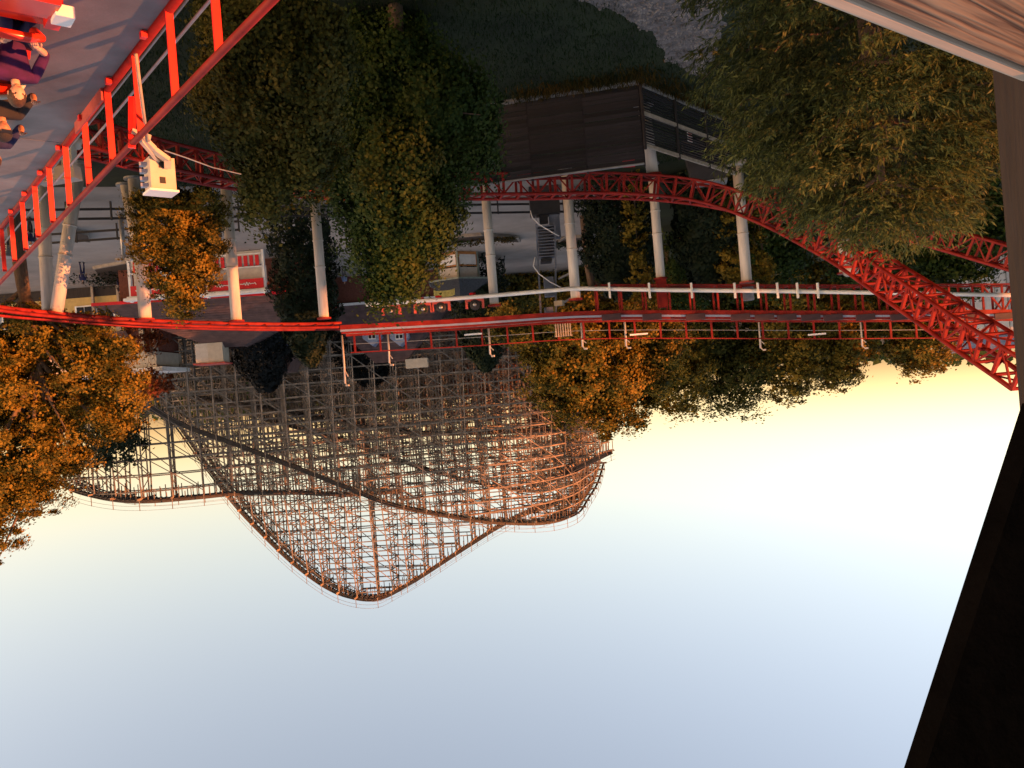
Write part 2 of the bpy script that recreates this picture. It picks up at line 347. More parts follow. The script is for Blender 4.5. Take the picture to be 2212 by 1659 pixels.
def weeds_s(n, rng):
    t = rng.random(n); side = rng.random(n) < .6
    a = np.where(side[:, None], np.array([[FC.x, FC.y]]), np.array([[FC.x, FC.y]])); e = np.where(side[:, None], np.array([[FL.x - 2, FL.y]]), np.array([[FR.x, FR.y]]))
    return a + (e - a) * t[:, None] + np.c_[rng.normal(0, .3, n), -np.abs(rng.normal(.9, .6, n))]
grass('weeds', 'yellowing weeds along the foot of the slatted fence', 3000, weeds_s, .2, 'weed', 4)

# distant wooded horizon
def treeline():
    rng = np.random.default_rng(8); pts = []; nrs = []
    for i in range(9000):
        a = rng.uniform(-1.05, 1.05); d = rng.uniform(330, 420); x = math.tan(a) * d
        h = 15 + 4 * math.sin(x * .021) + 2.5 * math.sin(x * .09 + 2); pts.append((x, d, h * rng.random() ** .6))
    pts = np.array(pts); nr = np.tile(np.array([0, -1, .5]), (len(pts), 1))
    link('distant_wood', leaves_mesh('distant_wood', pts, nr, 3.4, 'leaf_green', rng), None, 'low dark wood running along the far horizon', 'wood', None, 'stuff')
treeline()

# ================================================================== STEEL TRACKS
def frame_at(pts, i):
    t = (pts[min(i + 1, len(pts) - 1)] - pts[max(i - 1, 0)]).normalized(); side = t.cross(Vector((0, 0, 1))).normalized(); up = side.cross(t)
    return t, side, up
def truss_track(name, label, ctrl, sp=0.8, W=0.95, Hh=0.92, bank=None):
    """box truss: four chords, a square frame at every joint, zigzag braces on the sides and top"""
    pts = spline(ctrl, sp); c = thing(name, label, 'coaster track', (pts[0].x, pts[0].y, 0))
    for sx, sz, r in ((-1, 0, .075), (1, 0, .075), (-1, -1, .065), (1, -1, .065)):
        path = []
        for i, p in enumerate(pts):
            t, s, u = frame_at(pts, i); path.append(p + s * sx * W / 2 + u * sz * Hh)
        MB().tube(path, r, 8).build('rail' if sz == 0 else 'lower_chord', 'red', c, smooth=True)
    fm = MB(); a, b, e, f = (-W / 2, 0, 0), (W / 2, 0, 0), (W / 2, 0, -Hh), (-W / 2, 0, -Hh)
    for p, q in ((a, f), (b, e)): fm.beam(p, q, .10, .10)
    for p, q in ((a, b), (e, f)): fm.beam(p, q, .08, .08)
    fme = fm.mesh('cross_frame', 'red')
    br = MB(); br.beam((-W / 2, 0, 0), (-W / 2, sp, -Hh), .055); br.beam((W / 2, 0, 0), (W / 2, sp, -Hh), .055); br.beam((-W / 2, 0, -Hh), (W / 2, sp, -Hh), .05); br.beam((W / 2, 0, 0), (-W / 2, sp, 0), .045)
    b2 = MB(); b2.beam((-W / 2, 0, -Hh), (-W / 2, sp, 0), .055); b2.beam((W / 2, 0, -Hh), (W / 2, sp, 0), .055); b2.beam((W / 2, 0, -Hh), (-W / 2, sp, -Hh), .05); b2.beam((-W / 2, 0, 0), (W / 2, sp, 0), .045)
    brm, b2m = br.mesh('brace', 'red'), b2.mesh('brace', 'red')
    for i, p in enumerate(pts):
        t, s, u = frame_at(pts, i); mtx = Matrix((s.to_4d(), t.to_4d(), u.to_4d(), (0, 0, 0, 1))).transposed(); mtx.translation = p
        for me, nm in ((fme, 'cross_frame'),) + (((brm if i % 2 else b2m, 'brace'),) if i < len(pts) - 1 else ()):
            o = link(nm, me, c); o.matrix_basis = mtx
    return c, pts
T1 = [P(150, 318, 25.0), P(300, 357, 27.5), P(420, 384, 29.5), P(560, 408, 31.5), P(760, 425, 34), P(960, 425, 35.5), P(1150, 424, 36.5), P(1300, 422, 37), P(1450, 430, 37.2), P(1560, 450, 36.5), P(1660, 486, 35), P(1740, 524, 33.5), P(1830, 572, 31.5), P(1930, 640, 29), P(2040, 715, 26.5), P(2150, 790, 24.2), P(2260, 868, 22.5)]
truss_track('red_truss_track', 'red box truss coaster track sweeping down in front of the white columns', T1)
T3 = [P(1640, 445, 41), P(1760, 462, 39.5), P(1900, 500, 38), P(2040, 540, 36), P(2180, 580, 34), P(2300, 610, 32)]
truss_track('red_truss_track', 'short red truss track half hidden behind the big cedar', T3, sp=.85)

# upper launch track with walkway
def level_track():
    ctrl = [P(-160, 650, 33.5), P(0, 676, 36.5), P(120, 688, 39.5), P(300, 702, 42.5), P(505, 709, 45), P(640, 710, 47), P(740, 708, 48), P(1000, 694, 48), P(1250, 678, 48), P(1500, 676, 48), P(1800, 677, 48), P(2212, 674, 48), P(2300, 674, 48)]
    c = thing('red_launch_track', 'long level red coaster track with railed walkway crossing the whole view', 'coaster track', (0, 48, 0))
    p1 = spline(ctrl[:7], .5)
    # left part: two tubes and cross ties above a spine
    for s0 in (-.55, .55):
        MB().tube([p + frame_at(p1, i)[1] * s0 for i, p in enumerate(p1)], .085, 8).build('rail', 'red', c, smooth=True)
    MB().tube([p - Vector((0, 0, .27)) for p in p1], .10, 8).build('spine', 'red', c, smooth=True)
    tm = MB(); tm.beam((-.55, 0, 0), (0, 0, -.27), .07); tm.beam((.55, 0, 0), (0, 0, -.27), .07); tme = tm.mesh('tie', 'red')
    for i in range(0, len(p1), 2):
        t, s, u = frame_at(p1, i); m = Matrix((s.to_4d(), t.to_4d(), u.to_4d(), (0, 0, 0, 1))).transposed(); m.translation = p1[i]
        o = link('tie', tme, c); o.matrix_basis = m
    p2 = spline(ctrl[6:], .5)
    def off(p, y, z): return [q + Vector((0, y, z)) for q in p]
    def strip(nm, p, y, z, w_, h_, m_):
        mb = MB(); q = off(p, y, z)
        for a, b in zip(q[:-1:4], q[4::4]): mb.beam(a, b, w_, h_)
        mb.beam(q[(len(q) - 1) // 4 * 4], q[-1], w_, h_) if (len(q) - 1) % 4 else 0
        return mb.build(nm, m_, c)
    strip('side_beam', p2, -.6, .08, .22, .36, 'red'); strip('side_beam', p2, .6, .08, .22, .36, 'red')
    strip('rail', p2, -.45, -.2 + .55, .12, .10, 'red')
    strip('brake_fin', p2, -.73, -.04 + .27, .03, .12, 'bluegrey')
    strip('walkway', p2, 1.3, .30, 1.0, .06, 'galv'); strip('walkway_edge', p2, .85, .40, .06, .14, 'red')
    # handrail with posts
    strip('handrail', p2, 1.8, 1.42, .06, .06, 'red'); strip('handrail', p2, 1.8, .9, .03, .03, 'galv')
    pm = MB().box((0, 0, .55), (.11, .08, 1.1)).mesh('handrail_post', 'red')
    x = p2[0].x - .3; L = sorted(p2, key=lambda q: q.x); xs = [q.x for q in L]; zs = [q.z for q in L]
    def zat(x): return float(np.interp(x, xs, zs))
    k = 0
    while x > xs[0]:
        o = link('handrail_post', pm, c); o.location = INV[c.name] @ Vector((x, 49.8, zat(x) + .33)); o.matrix_parent_inverse = Matrix(); x -= 1.58; k += 1
    # dark magnet blocks
    bm_ = MB().box((0, 0, 0), (1.12, .10, .36)).mesh('magnet_block', 'blackred')
    for px in (1321, 1409, 1503, 1600, 1652, 1700, 1752, 1800, 1870, 1945, 2104, 2170):
        q = P(px, 690, 47.2); o = link('magnet_block', bm_, c); o.location = INV[c.name] @ Vector((q.x, 47.2, zat(q.x) + .30)); o.matrix_parent_inverse = Matrix()
    # lower red frame under the track
    lo = [q for q in p2 if P(1290, 690, 48).x > q.x]
    strip('lower_chord', lo, -.5, -1.62, .09, .09, 'red'); strip('lower_chord', lo, .5, -1.62, .09, .09, 'red')
    hm = MB().beam((0, -.5, 0), (0, -.5, -1.62), .10).beam((0, .5, 0), (0, .5, -1.62), .10).beam((0, -.5, -1.62), (0, .5, -1.62), .08).mesh('hanger_frame', 'red')
    dm = MB().beam((0, -.5, 0), (-1.1, -.5, -1.55), .08).beam((0, .5, 0), (-1.1, .5, -1.55), .08).mesh('brace', 'red'); dm2 = MB().beam((-1.1, -.5, 0), (0, -.5, -1.55), .08).mesh('brace', 'red')
    x = P(1292, 690, 48).x; k = 0
    while x > xs[0]:
        o = link('hanger_frame', hm, c); o.location = INV[c.name] @ Vector((x, 48, zat(x))); o.matrix_parent_inverse = Matrix()
        if x < P(2075, 690, 48).x:
            o = link('brace', dm if k % 2 else dm2, c); o.location = INV[c.name] @ Vector((x, 48, zat(x))); o.matrix_parent_inverse = Matrix()
        x -= 1.15 if x < P(2075, 690, 48).x else 1.42; k += 1
    return c, zat, p1
LT, zat, LTp1 = level_track()

# white service pipe with stub brackets
pp = [P(790, 658, 46.9), P(940, 648, 46.9), P(1080, 637, 46.9), P(1228, 624, 46.9), P(1262, 623, 46.9), P(1420, 626, 46.9), P(1700, 629, 46.9), P(1950, 633, 46.9), P(2260, 639, 46.9)]
c = thing('service_pipe', 'long white pipe hanging under the red launch track', 'pipe', (pp[0].x, 46.9, 0))
MB().tube(pp, .125, 10).build('pipe', 'pipe', c, smooth=True)
MB().beam(P(800, 662, 46.9), P(840, 659, 46.9), .2, .14).build('end_block', 'pipe', c)
for px in (1316, 1402, 1493, 1586, 1636, 1678, 1721, 1765):
    q = P(px, 628, 46.85); MB().box((q.x, 46.72, q.z), (.11, .1, .9)).build('bracket', 'pipe', c)

# drive wheels under the track
def drive_wheel(px, py, label):
    q = P(px, py, 47.2); c = thing('drive_wheel', label, 'drive wheel', q, 0, 'tyre drive units under the launch track', local=True)
    MB().box((0, 0, -.28), (.95, .5, .18)).box((.48, 0, -.05), (.14, .46, .55)).box((-.48, 0, -.05), (.14, .46, .55)).build('housing', 'reddust', c)
    t = MB(); 
    t.tube([(0, -.30, .02), (0, -.27, .02), (0, .12, .02), (0, .15, .02)], [.24, .30, .30, .24], 20); t.build('tyre', 'black', c, smooth=True)
    MB().tube([(0, -.34, .02), (0, -.2, .02)], .11, 12).build('hub', 'galv', c, smooth=True)
    MB().tube([(.1, -.1, -.37), (.1, -.1, -.68)], .19, 12).build('motor', 'sign', c, smooth=True)
for px, py, lb in ((846, 672, 'red tyre drive unit nearest the free end of the white pipe'), (915, 668, 'red tyre drive unit, left one of the close pair'), (953, 664, 'red tyre drive unit, right one of the close pair'), (1026, 658, 'red tyre drive unit just left of a white column')):
    drive_wheel(px, py, lb)

# white columns
def column(pxt, pyt, d, r, label, pxb=None, pyb=None, dz=0.0, cap='red', group='white steel columns', db=None):
    top = P(pxt, pyt, d); base = Vector((top.x, d, 0))
    if pxb is not None: q = P(pxb, pyb, db or d); base = Vector((q.x, db or d, 0)); k = (top.z) / max(.1, top.z - q.z); base = top + (q - top) * k
    c = thing('support_column', label, 'column', (base.x, base.y, 0), 0, group)
    MB().tube([base, top], r, 20).build('pole', 'white', c, smooth=True)
    dd = (top - base).normalized()
    for z in (.42, .62) if top.z > 6 else (.5,):
        q = base.lerp(top, z); MB().tube([q - dd * .035, q + dd * .035], r + .035, 20).build('flange', 'white', c, smooth=True)
    MB().tube([top, top + dd * .10], r + .13, 16).build('cap_plate', cap, c)
    MB().tube([(base.x, base.y, 0), (base.x, base.y, .1)], r + .2, 16).build('base_plate', 'galv', c)
    return c, top, base
column(700, 686, 46.9, .28, 'white column in front of the narrow dark evergreen')
column(511, 692, 44.8, .29, 'white column before the red lettered sign of the snack stand')
column(314, 688, 42.6, .32, 'white column rising behind the small golden tree')
column(318, 640, 43.6, .26, 'thinner inclined white column behind the one at the small golden tree', 284, 470, group='white steel columns')
column(122, 673, 39.4, .30, 'inclined white column leaning against the upright one at the orange tree', 160, 430)
column(105, 673, 39.9, .30, 'upright white column of the leaning pair at the orange tree', 92, 430)
column(1068, 658, 48, .27, 'white column just right of the little hexagonal kiosk')
column(1244, 645, 48, .30, 'white column beside the slate grey stair tower')
column(1427, 600, 48, .27, 'white column between the two tall dark evergreens, with drain pipe')
column(1613, 608, 48, .31, 'white column left of the cedar tree, with a grey box on top', cap='reddust')
column(872, 660, 48, .30, 'white column half hidden by the drooping green tree')
column(1828, 588, 49, .40, 'thick white column behind the crossing red trusses with a round capped end', cap='red')
column(1410, 376, 37.4, .28, 'short white column standing behind the corner of the slatted fence', 1393, 250)
# extras on columns
q = P(1427, 600, 48); MB().box((q.x, q.y, q.z + .9), (.55, .5, 1.8)).build('column_head', 'red', label='dark red steel head between a white column and the launch track', cat='bracket')
q = P(1613, 615, 48); MB().box((q.x, q.y, q.z + .55), (.62, .5, .8)).build('junction_box', 'slate', label='grey junction box on top of a white column', cat='box')
q = P(1832, 590, 48.2); MB().tube([(q.x - .1, q.y - .6, q.z - .1), (q.x - .1, q.y + .3, q.z - .1)], .30, 20).build('round_cap', 'white', smooth=True, label='round white pipe end on the thick column behind the trusses', cat='pipe')
# cream support at the left end of the lower truss
q = P(128, 350, 24.5); c = thing('cream_support', 'cream box beam support holding up the near truss by the railing', 'support', (q.x, q.y, 0))
a, b = P(85, 385, 24.6), P(168, 372, 24.6)
MB().beam(a, b, .45, .42).build('cross_beam', 'cream', c); MB().beam(P(150, 372, 24.6), P(148, 305, 24.6), .32).build('neck', 'cream', c)
MB().tube([P(147, 298, 24.7), P(172, 312, 24.7)], .19, 14).build('saddle', 'cream', c, smooth=True)
m_ = a.lerp(b, .4); MB().tube([(m_.x, m_.y, 0), m_], .26, 16).build('pole', 'white', c, smooth=True)

# lamps along the walkway
def walkway_lamp(px, pyt, label, tall=1.9, bent=True):
    q = P(px, 706, 49.9); b0 = Vector((q.x, 49.9, zat(q.x) + .3)); c = thing('walkway_lamp', label, 'lamp', b0, 0, 'floodlight poles on the track walkway', local=True)
    mb = MB(); mb.tube([(0, 0, 0), (0, 0, tall * .55), (.03, -.03, tall)], .06, 8); mb.build('pole', 'lamp', c, smooth=True)
    mb = MB(); mb.beam((0, 0, tall), (-.1, -.15, tall + .12), .05); mb.box((-.14, -.2, tall + .13), (.2, .14, .10), .3); mb.build('lamp_head', 'lamp', c)
    MB().beam((0, 0, tall * .72), (-.2, -.1, tall * .86), .045).build('side_light', 'lamp', c)
for px, y, lb, tl in ((737, 0, 'tall bent lamp pole at the right end of the track walkway', 3.0), (836, 0, 'lamp pole on the walkway in front of the two dormer windows', 1.9), (1055, 0, 'lamp pole on the walkway above the white column by the kiosk', 1.7), (1256, 0, 'lamp pole on the walkway before the big golden tree', 1.6), (1350, 0, 'lamp pole on the walkway at the left edge of the golden tree', 1.6), (1640, 0, 'lamp pole on the walkway before the dark low trees', 1.7), (1860, 0, 'lamp pole on the walkway nearest the crossing truss', 1.6)):
    walkway_lamp(px, y, lb, tl)
# short bright signs hung on the walkway rail
for px, lb in ((1022, 'small white bar light hung on the handrail near the kiosk column'), (1380, 'small white bar light hung on the handrail before the golden tree'), (1765, 'small white bar light hung on the handrail before the low dark trees')):
    q = P(px, 722, 49.7); MB().box((q.x, 49.7, q.z), (1.1, .08, .10)).build('bar_light', 'trim', label=lb, cat='light', group='bar lights on the walkway rail')
# pale timber gate panel on the walkway
q = P(1216, 706, 49.6); c = thing('walkway_gate', 'small slatted timber gate on the track walkway', 'gate', q)
for k in range(7): MB().box((q.x + (k - 3) * .15, 49.6, q.z + .1), (.07, .04, 1.0)).build('slat', 'railwood', c)
MB().box((q.x, 49.65, q.z + .55), (1.1, .04, .07)).box((q.x, 49.65, q.z - .3), (1.1, .04, .07)).build('gate_frame', 'railwood', c)

# ================================================================== NEAR RAILING, DECK, TRAIN
D2 = Vector((.643, .766, 0)); N2 = Vector((.766, -.643, 0)); S0 = -3.28; ZD = 7.73
def Q(s, t, z): return N2 * s + D2 * t + Vector((0, 0, z))
hd = math.atan2(D2.y, D2.x)
dk = MB(); a, b, c_, d_ = Q(S0 + .02, 3, ZD), Q(4, 3, ZD), Q(4, 60, ZD), Q(S0 + .02, 60, ZD)
c = thing('track_deck', 'broad grey concrete deck under the red train beyond the railing', 'deck', (a.x, a.y, 0))
NJ = 9
for k in range(NJ):
    t0, t1 = 3 + k * 6.2, 3 + (k + 1) * 6.2 - .025
    MB().poly([Q(S0 + .02, t0, ZD), Q(-2.12, t0, ZD), Q(-2.12, t1, ZD), Q(S0 + .02, t1, ZD)], 1.2).build('slab', 'deck', c); MB().poly([Q(-2.125, t0, ZD - .95), Q(4, t0, ZD - .95), Q(4, t1, ZD - .95), Q(-2.125, t1, ZD - .95)], .25).build('trough_slab', 'deck', c)
for k in range(8):
    q = Q(1.2, 6 + k * 7, 0); MB().tube([(q.x, q.y, 0), (q.x, q.y, ZD - 1.2)], .4, 14).build('pier', 'white', c, smooth=True)
for s in (-1.75 + .15, -.7):
    MB().tube([Q(s, 3, ZD - .45), Q(s, 58, ZD - .45)], .06, 8).build('rail', 'red', c, smooth=True)
c = thing('near_railing', 'red railing with wide flat balusters beside the grey deck', 'railing', Q(S0, 6, ZD))
topz = 8.83
tp = [Q(S0 + .02, t, topz) for t in (3, 8, 12, 16, 22, 30, 45)]; tp = [p + N2 * (-.004 * max(0, t - 8) ** 1.3) for p, t in zip(tp, (3, 8, 12, 16, 22, 30, 45))]
MB().tube(tp, .045, 12).build('top_rail', 'red', c, smooth=True)
MB().tube([Q(S0 - .02, t, ZD + .01) for t in (3, 45)], .058, 12).build('bottom_rail', 'red', c, smooth=True)
bal = MB().box((0, 0, .55), (.03, .088, 1.07)).mesh('baluster', 'redbright')
k = 0; t = 8.25 - 1.43 * 2
while t < 44:
    o = link('baluster', bal, c); q = Q(S0 - .01, t, ZD); o.location = q - Q(S0, 6, ZD); o.rotation_euler = (0, 0, hd); o.matrix_parent_inverse = Matrix(); t += 1.43
for k in range(7):
    q = Q(S0 + .08, 10.4 + k * 1.7, ZD + .06); MB().box(q, (.09, .07, .08), hd).build('clip', 'redbright', c)
MB().box(Q(S0 + .06, 13.4, ZD + .09), (1.7, .03, .18), hd).build('toe_board', 'reddust', c)
# cables slung outside the railing
c = thing('sagging_cable', 'pair of pale grey cables slung outside the red railing', 'cable', Q(S0 - .5, 8, 7))
for o_, z in ((-.55, 7.15), (-.35, 7.75)):
    MB().tube([Q(S0 + o_, 3, z + .1), Q(S0 + o_, 9, z - .02), Q(S0 + o_, 14, z), Q(S0 + o_, 20, z - .05), Q(S0 + o_, 30, z)], .022, 6).build('cable', 'galv', c, smooth=True)
# camera box on an arm
q = P(345, 380, 11.6)
c = thing('camera_housing', 'white box with square holes on an arm bolted to the red railing', 'box', (q.x, q.y, q.z))
zz = lambda x, y, z: q + N2 * x + D2 * y + Vector((0, 0, z))
bx = MB(); bx.box(zz(0, 0, 0), (.30, .34, .46), hd); bx.build('case', 'cream', c)
MB().box(zz(-.0, -.0, .245), (.36, .40, .03), hd).build('lid', 'trim', c); MB().box(zz(-.17, -.08, .0), (.03, .05, .50), hd + .2).build('side_fin', 'cream', c)
for sx, sz in ((-.02, -.12), (-.02, .10)): MB().box(zz(.03 + sx, -.156, sz), (.012, .075, .09), hd).build('hole', 'black', c)
for sz in (-.15, -.05, .06, .15): MB().box(zz(.19, .03, sz), (.10, .14, .05), hd + .3).build('louvre', 'bluegrey', c)
for a, b, w_ in ((P(330, 322, 11.2), P(362, 345, 11.4), .10), (P(362, 345, 11.4), P(362, 362, 11.5), .09), (P(300, 300, 10.9), P(345, 352, 11.5), .05), (P(285, 285, 10.9), P(325, 300, 11.0), .12), (P(300, 292, 10.9), P(330, 322, 11.2), .11)):
    MB().beam(a, b, w_, w_ * .6).build('arm', 'cream', c)
MB().tube([P(293, 116, 9.9), P(300, 170, 10.1), P(318, 305, 10.9)], .022, 8).build('whip_pole', 'railwood', c, smooth=True)
MB().beam(P(285, 210, 10.9), P(285, 320, 10.9), .07).build('clamp_post', 'redbright', c)
MB().tube([P(355, 325, 11.4), P(400, 340, 12.0), P(460, 362, 13), P(520, 376, 14.2)], .010, 6).build('cable', 'galv', c)

# ---- people
def skin_body(name, pts, edges, m_, parent, sub=2):
    me = bpy.data.meshes.new(name); me.from_pydata([p[0] for p in pts], edges, []); me.materials.append(M[m_])
    o = link(name, me, parent); sm = o.modifiers.new('skin', 'SKIN'); sm.use_smooth_shade = True
    for i, p in enumerate(pts):
        r = p[1]; me.skin_vertices[0].data[i].radius = (r, r) if not isinstance(r, tuple) else r
    me.skin_vertices[0].data[0].use_root = True
    s2 = o.modifiers.new('sub', 'SUBSURF'); s2.levels = s2.render_levels = sub
    return o
def head(parent, c, yaw_dir, skin, hair, hat=None, k=1.0):
    """c = centre of the head; faces along yaw_dir"""
    f = Vector(yaw_dir).normalized(); s = f.cross(Vector((0, 0, 1))).normalized(); u = s.cross(f); mb = MB(); mb.ell((0, 0, 0), (.078, .098, .118), 24, 18)
    vs = []
    for v in mb.v:
        x, y, z = v
        if z < -.02: x *= 1 - .28 * min(1, (-z - .02) / .09); y *= 1 - .10 * min(1, (-z - .02) / .09)
        if y > .05:
            y += .019 * math.exp(-((x / .020) ** 2) - ((z + .018) / .028) ** 2)              # nose
            y -= .012 * math.exp(-(((abs(x) - .033) / .018) ** 2) - ((z - .012) / .016) ** 2)  # eye sockets
            y += .006 * math.exp(-((x / .03) ** 2) - ((z + .060) / .012) ** 2) + .008 * math.exp(-((x / .03) ** 2) - ((z + .098) / .016) ** 2)
        vs.append((x, y, z))
    T = lambda p: Vector(c) + (s * p[0] + f * p[1] + u * p[2]) * k
    mb.v = [tuple(T(v)) for v in vs]; mb.build('head', skin, parent, smooth=True)
    e = MB()
    for sx in (-1, 1): e.ell(T((sx * .033, .080, .012)), (.011 * k,) * 3, 8, 6)
    e.build('eyes', 'eye', parent, smooth=True)
    MB().ell(T((0, .094, -.056)), (.020 * k, .012 * k, .007 * k), 10, 6).build('mouth', 'lip', parent, smooth=True)
    er = MB()
    for sx in (-1, 1): er.ell(T((sx * .080, -.005, 0)), (.014 * k, .018 * k, .03 * k), 8, 6)
    er.build('ears', skin, parent, smooth=True)
    h = MB(); h.ell((0, 0, 0), (.093, .110, .128), 20, 14); h.v = [tuple(T((x, y - .022, z + .016 if z > -.03 else z * .5 + .0))) for x, y, z in h.v]
    h.build('hair', hair, parent, smooth=True)
    if hat:
        h = MB(); h.ell((0, 0, 0), (.096, .115, .10), 20, 12); h.v = [tuple(T((x, y - .01, max(z, -.0) + .045))) for x, y, z in h.v]
        h.add([T(p) for p in ((-.07, .08, .05), (.07, .08, .05), (.05, .18, .03), (-.05, .18, .03), (-.07, .08, .062), (.07, .08, .062), (.05, .18, .042), (-.05, .18, .042))], [(3, 2, 1, 0), (4, 5, 6, 7), (0, 1, 5, 4), (1, 2, 6, 5), (2, 3, 7, 6), (3, 0, 4, 7)])
        h.build('cap', hat, parent, smooth=False)
def hand(parent, wrist, fwd, side, skin, k=1.0, curl=.6):
    f = Vector(fwd).normalized(); s = Vector(side); s = (s - f * s.dot(f)).normalized(); dn = f.cross(s)
    if dn.z > 0: dn = -dn
    W = Vector(wrist); pts = [(W, .026 * k), (W + f * .045 * k, .034 * k), (W + f * .085 * k, .034 * k)]; ed = [(0, 1), (1, 2)]
    skin_body('palm', pts, ed, skin, parent, 1)
    for i, (o_, L) in enumerate(((-.030, .068), (-.010, .078), (.010, .073), (.029, .058))):
        a = W + (f * .085 + s * o_) * k; b = a + (f * L * .45 + dn * L * .12 * curl) * k; c_ = b + (f * L * .3 * (1 - curl * .6) + dn * L * .35 * curl) * k; d_ = c_ + (f * L * .12 * (1 - curl) + dn * L * .3 * curl) * k
        skin_body('finger', [(a, .010 * k), (b, .0095 * k), (c_, .009 * k), (d_, .007 * k)], [(0, 1), (1, 2), (2, 3)], skin, parent, 1)
    a = W + (f * .02 - s * .03) * k; b = a + (f * .035 - s * .025 + dn * .01) * k; c_ = b + (f * .03 - s * .004 + dn * .015) * k
    skin_body('thumb', [(a, .013 * k), (b, .011 * k), (c_, .009 * k)], [(0, 1), (1, 2)], skin, parent, 1)
ZT = ZD - .60
def rider(label, s, t, shirt, skin, hair, hat=None, arms='bar', trousers='navy', lean=0.0):
    F = -D2; c = thing('person', label, 'person', Q(s, t, ZT + .35), 0, 'riders in the red train')
    B = lambda x, y, z: Q(s, t, ZT) + N2 * -x + F * y + Vector((0, 0, z))   # x = person's left..right, y = forward
    hip = B(0, 0, 1.02)
    skin_body('trousers', [(hip, (.16, .13)), (B(-.11, .05, 1.0), .105), (B(-.13, .46, 1.08), .085), (B(-.13, .52, .68), .06), (B(.11, .05, 1.0), .105), (B(.13, .46, 1.08), .085), (B(.13, .52, .68), .06)], [(0, 1), (1, 2), (2, 3), (0, 4), (4, 5), (5, 6)], trousers, c)
    sh = 1.50
    if arms == 'bar': el, wr = [(-.30, .12, 1.22), (.30, .12, 1.22)], [(-.17, .40, 1.27), (.17, .40, 1.27)]
    elif arms == 'up': el, wr = [(-.34, .10, 1.30), (.36, .12, 1.55)], [(-.20, .36, 1.30), (.42, .22, 1.80)]
    else: el, wr = [(-.32, .10, 1.24), (.34, .14, 1.24)], [(-.18, .38, 1.27), (.30, .40, 1.40)]
    pts = [(hip + Vector((0, 0, .02)), (.155, .125)), (B(0, -.02, 1.25), (.15, .12)), (B(0, -.02, 1.43), (.165, .125)), (B(0, -.01, 1.53), (.075, .07))]; ed = [(0, 1), (1, 2), (2, 3)]
    for i, sx in enumerate((-1, 1)):
        n = len(pts); pts += [(B(sx * .19, -.01, sh - .03), .072), (B(*el[i]), .056), (Vector(B(*el[i])).lerp(Vector(B(*wr[i])), .25), .05)]; ed += [(2, n), (n, n + 1), (n + 1, n + 2)]
    skin_body('shirt', pts, ed, shirt, c)
    for i in (0, 1):
        e, w_ = Vector(B(*el[i])), Vector(B(*wr[i])); skin_body('forearm', [(e, .042), (e.lerp(w_, .5), .040), (w_, .028)], [(0, 1), (1, 2)], skin, c, 1)
        hand(c, w_, w_ - e, N2, skin)
    skin_body('neck', [(B(0, 0, 1.50), .05), (B(0, .02, 1.62), .048)], [(0, 1)], skin, c, 1)
    head(c, B(lean, .05, 1.70), F + Vector((-.25, -.1, .06)), skin, hair, hat)
    return c
def train_car(t, label, nose=False):
    c = thing('train_car', label, 'coaster car', Q(-1.25, t, ZT + .2), 0, 'cars of the red train'); W = .78
    sc = -1.17
    B = lambda x, y, z: Q(sc + x, t - y, ZT) + Vector((0, 0, z))
    # body tub: curved side shells
    for sx in (-1, 1):
        prof = [(-.55, .45), (-.55, 1.05), (-.35, 1.18), (-.1, 1.02), (.25, .92), (.50, 1.0), (.60, .98), (.62, .5)]
        MB().prism([B(sx * W, y, z) for y, z in prof], N2 * sx * -.05).build('side_shell', 'redcar', c)
    MB().box(B(0, 0, .42), (1.2, 2 * W - .1, .14), hd).build('floor', 'black', c)
    # rounded front cowl
    n = 9; prof = [(.60, .45), (.70, .80), (.66, 1.02), (.52, 1.12), (.44, 1.06)]; v = []; 
    for i in range(n):
        x = -W + 2 * W * i / (n - 1); bul = .10 * (1 - (x / W) ** 2)
        for y, z in prof: v.append(B(x, y + bul, z - .04 * abs(x / W) ** 3))
    m = len(prof); mb = MB(); mb.add(v, [(i * m + j, i * m + j + 1, (i + 1) * m + j + 1, (i + 1) * m + j) for i in range(n - 1) for j in range(m - 1)])
    o = mb.build('front_cowl', 'redcar', c, smooth=True); so_ = o.modifiers.new('solid', 'SOLIDIFY'); so_.thickness = .04
    # headrest bowls with a cream rim, one per seat
    for x in (-.42, .38):
        mb = MB(); v = []; n = 16; ring = [(.04, -.10), (.20, -.09), (.27, .02), (.29, .12)]
        for r, y in ring:
            for i in range(n):
                a = math.pi * (-.12 + 1.24 * i / (n - 1)); v.append(B(x + r * math.cos(a), -.42 + y * .8, 1.38 + r * 1.05 * math.sin(a)))
        mb.add(v, [(j * n + i, j * n + i + 1, (j + 1) * n + i + 1, (j + 1) * n + i) for j in range(3) for i in range(n - 1)])
        o = mb.build('headrest', 'redcar', c, smooth=True); so_ = o.modifiers.new('solid', 'SOLIDIFY'); so_.thickness = .05
        MB().tube([Vector(p) for p in v[3 * n:]], .028, 8).build('headrest_rim', 'cream', c, smooth=True)
        MB().box(B(x, -.36, 1.1), (.16, .52, .75), hd).build('seat_back', 'black', c); MB().box(B(x, -.05, .82), (.5, .5, .14), hd).build('seat', 'black', c)
        MB().tube([B(x - .30, .30, 1.12), B(x - .34, .40, 1.22), B(x - .2, .46, 1.27), B(x + .2, .46, 1.27), B(x + .32, .38, 1.22)], .052, 12).build('lap_bar', 'redcar', c, smooth=True)
    for y in (-.4, .4):
        for sx in (-1, 1): MB().tube([B(sx * .6, y, .28), B(sx * .74, y, .28)], .13, 14).build('wheel', 'black', c, smooth=True)
    return c
train_car(10.15, 'front passenger car of the red train, carrying the rider in purple')
train_car(11.5, 'second passenger car of the red train, carrying the rider with a headband')
train_car(12.85, 'third passenger car of the red train, at the photo edge')
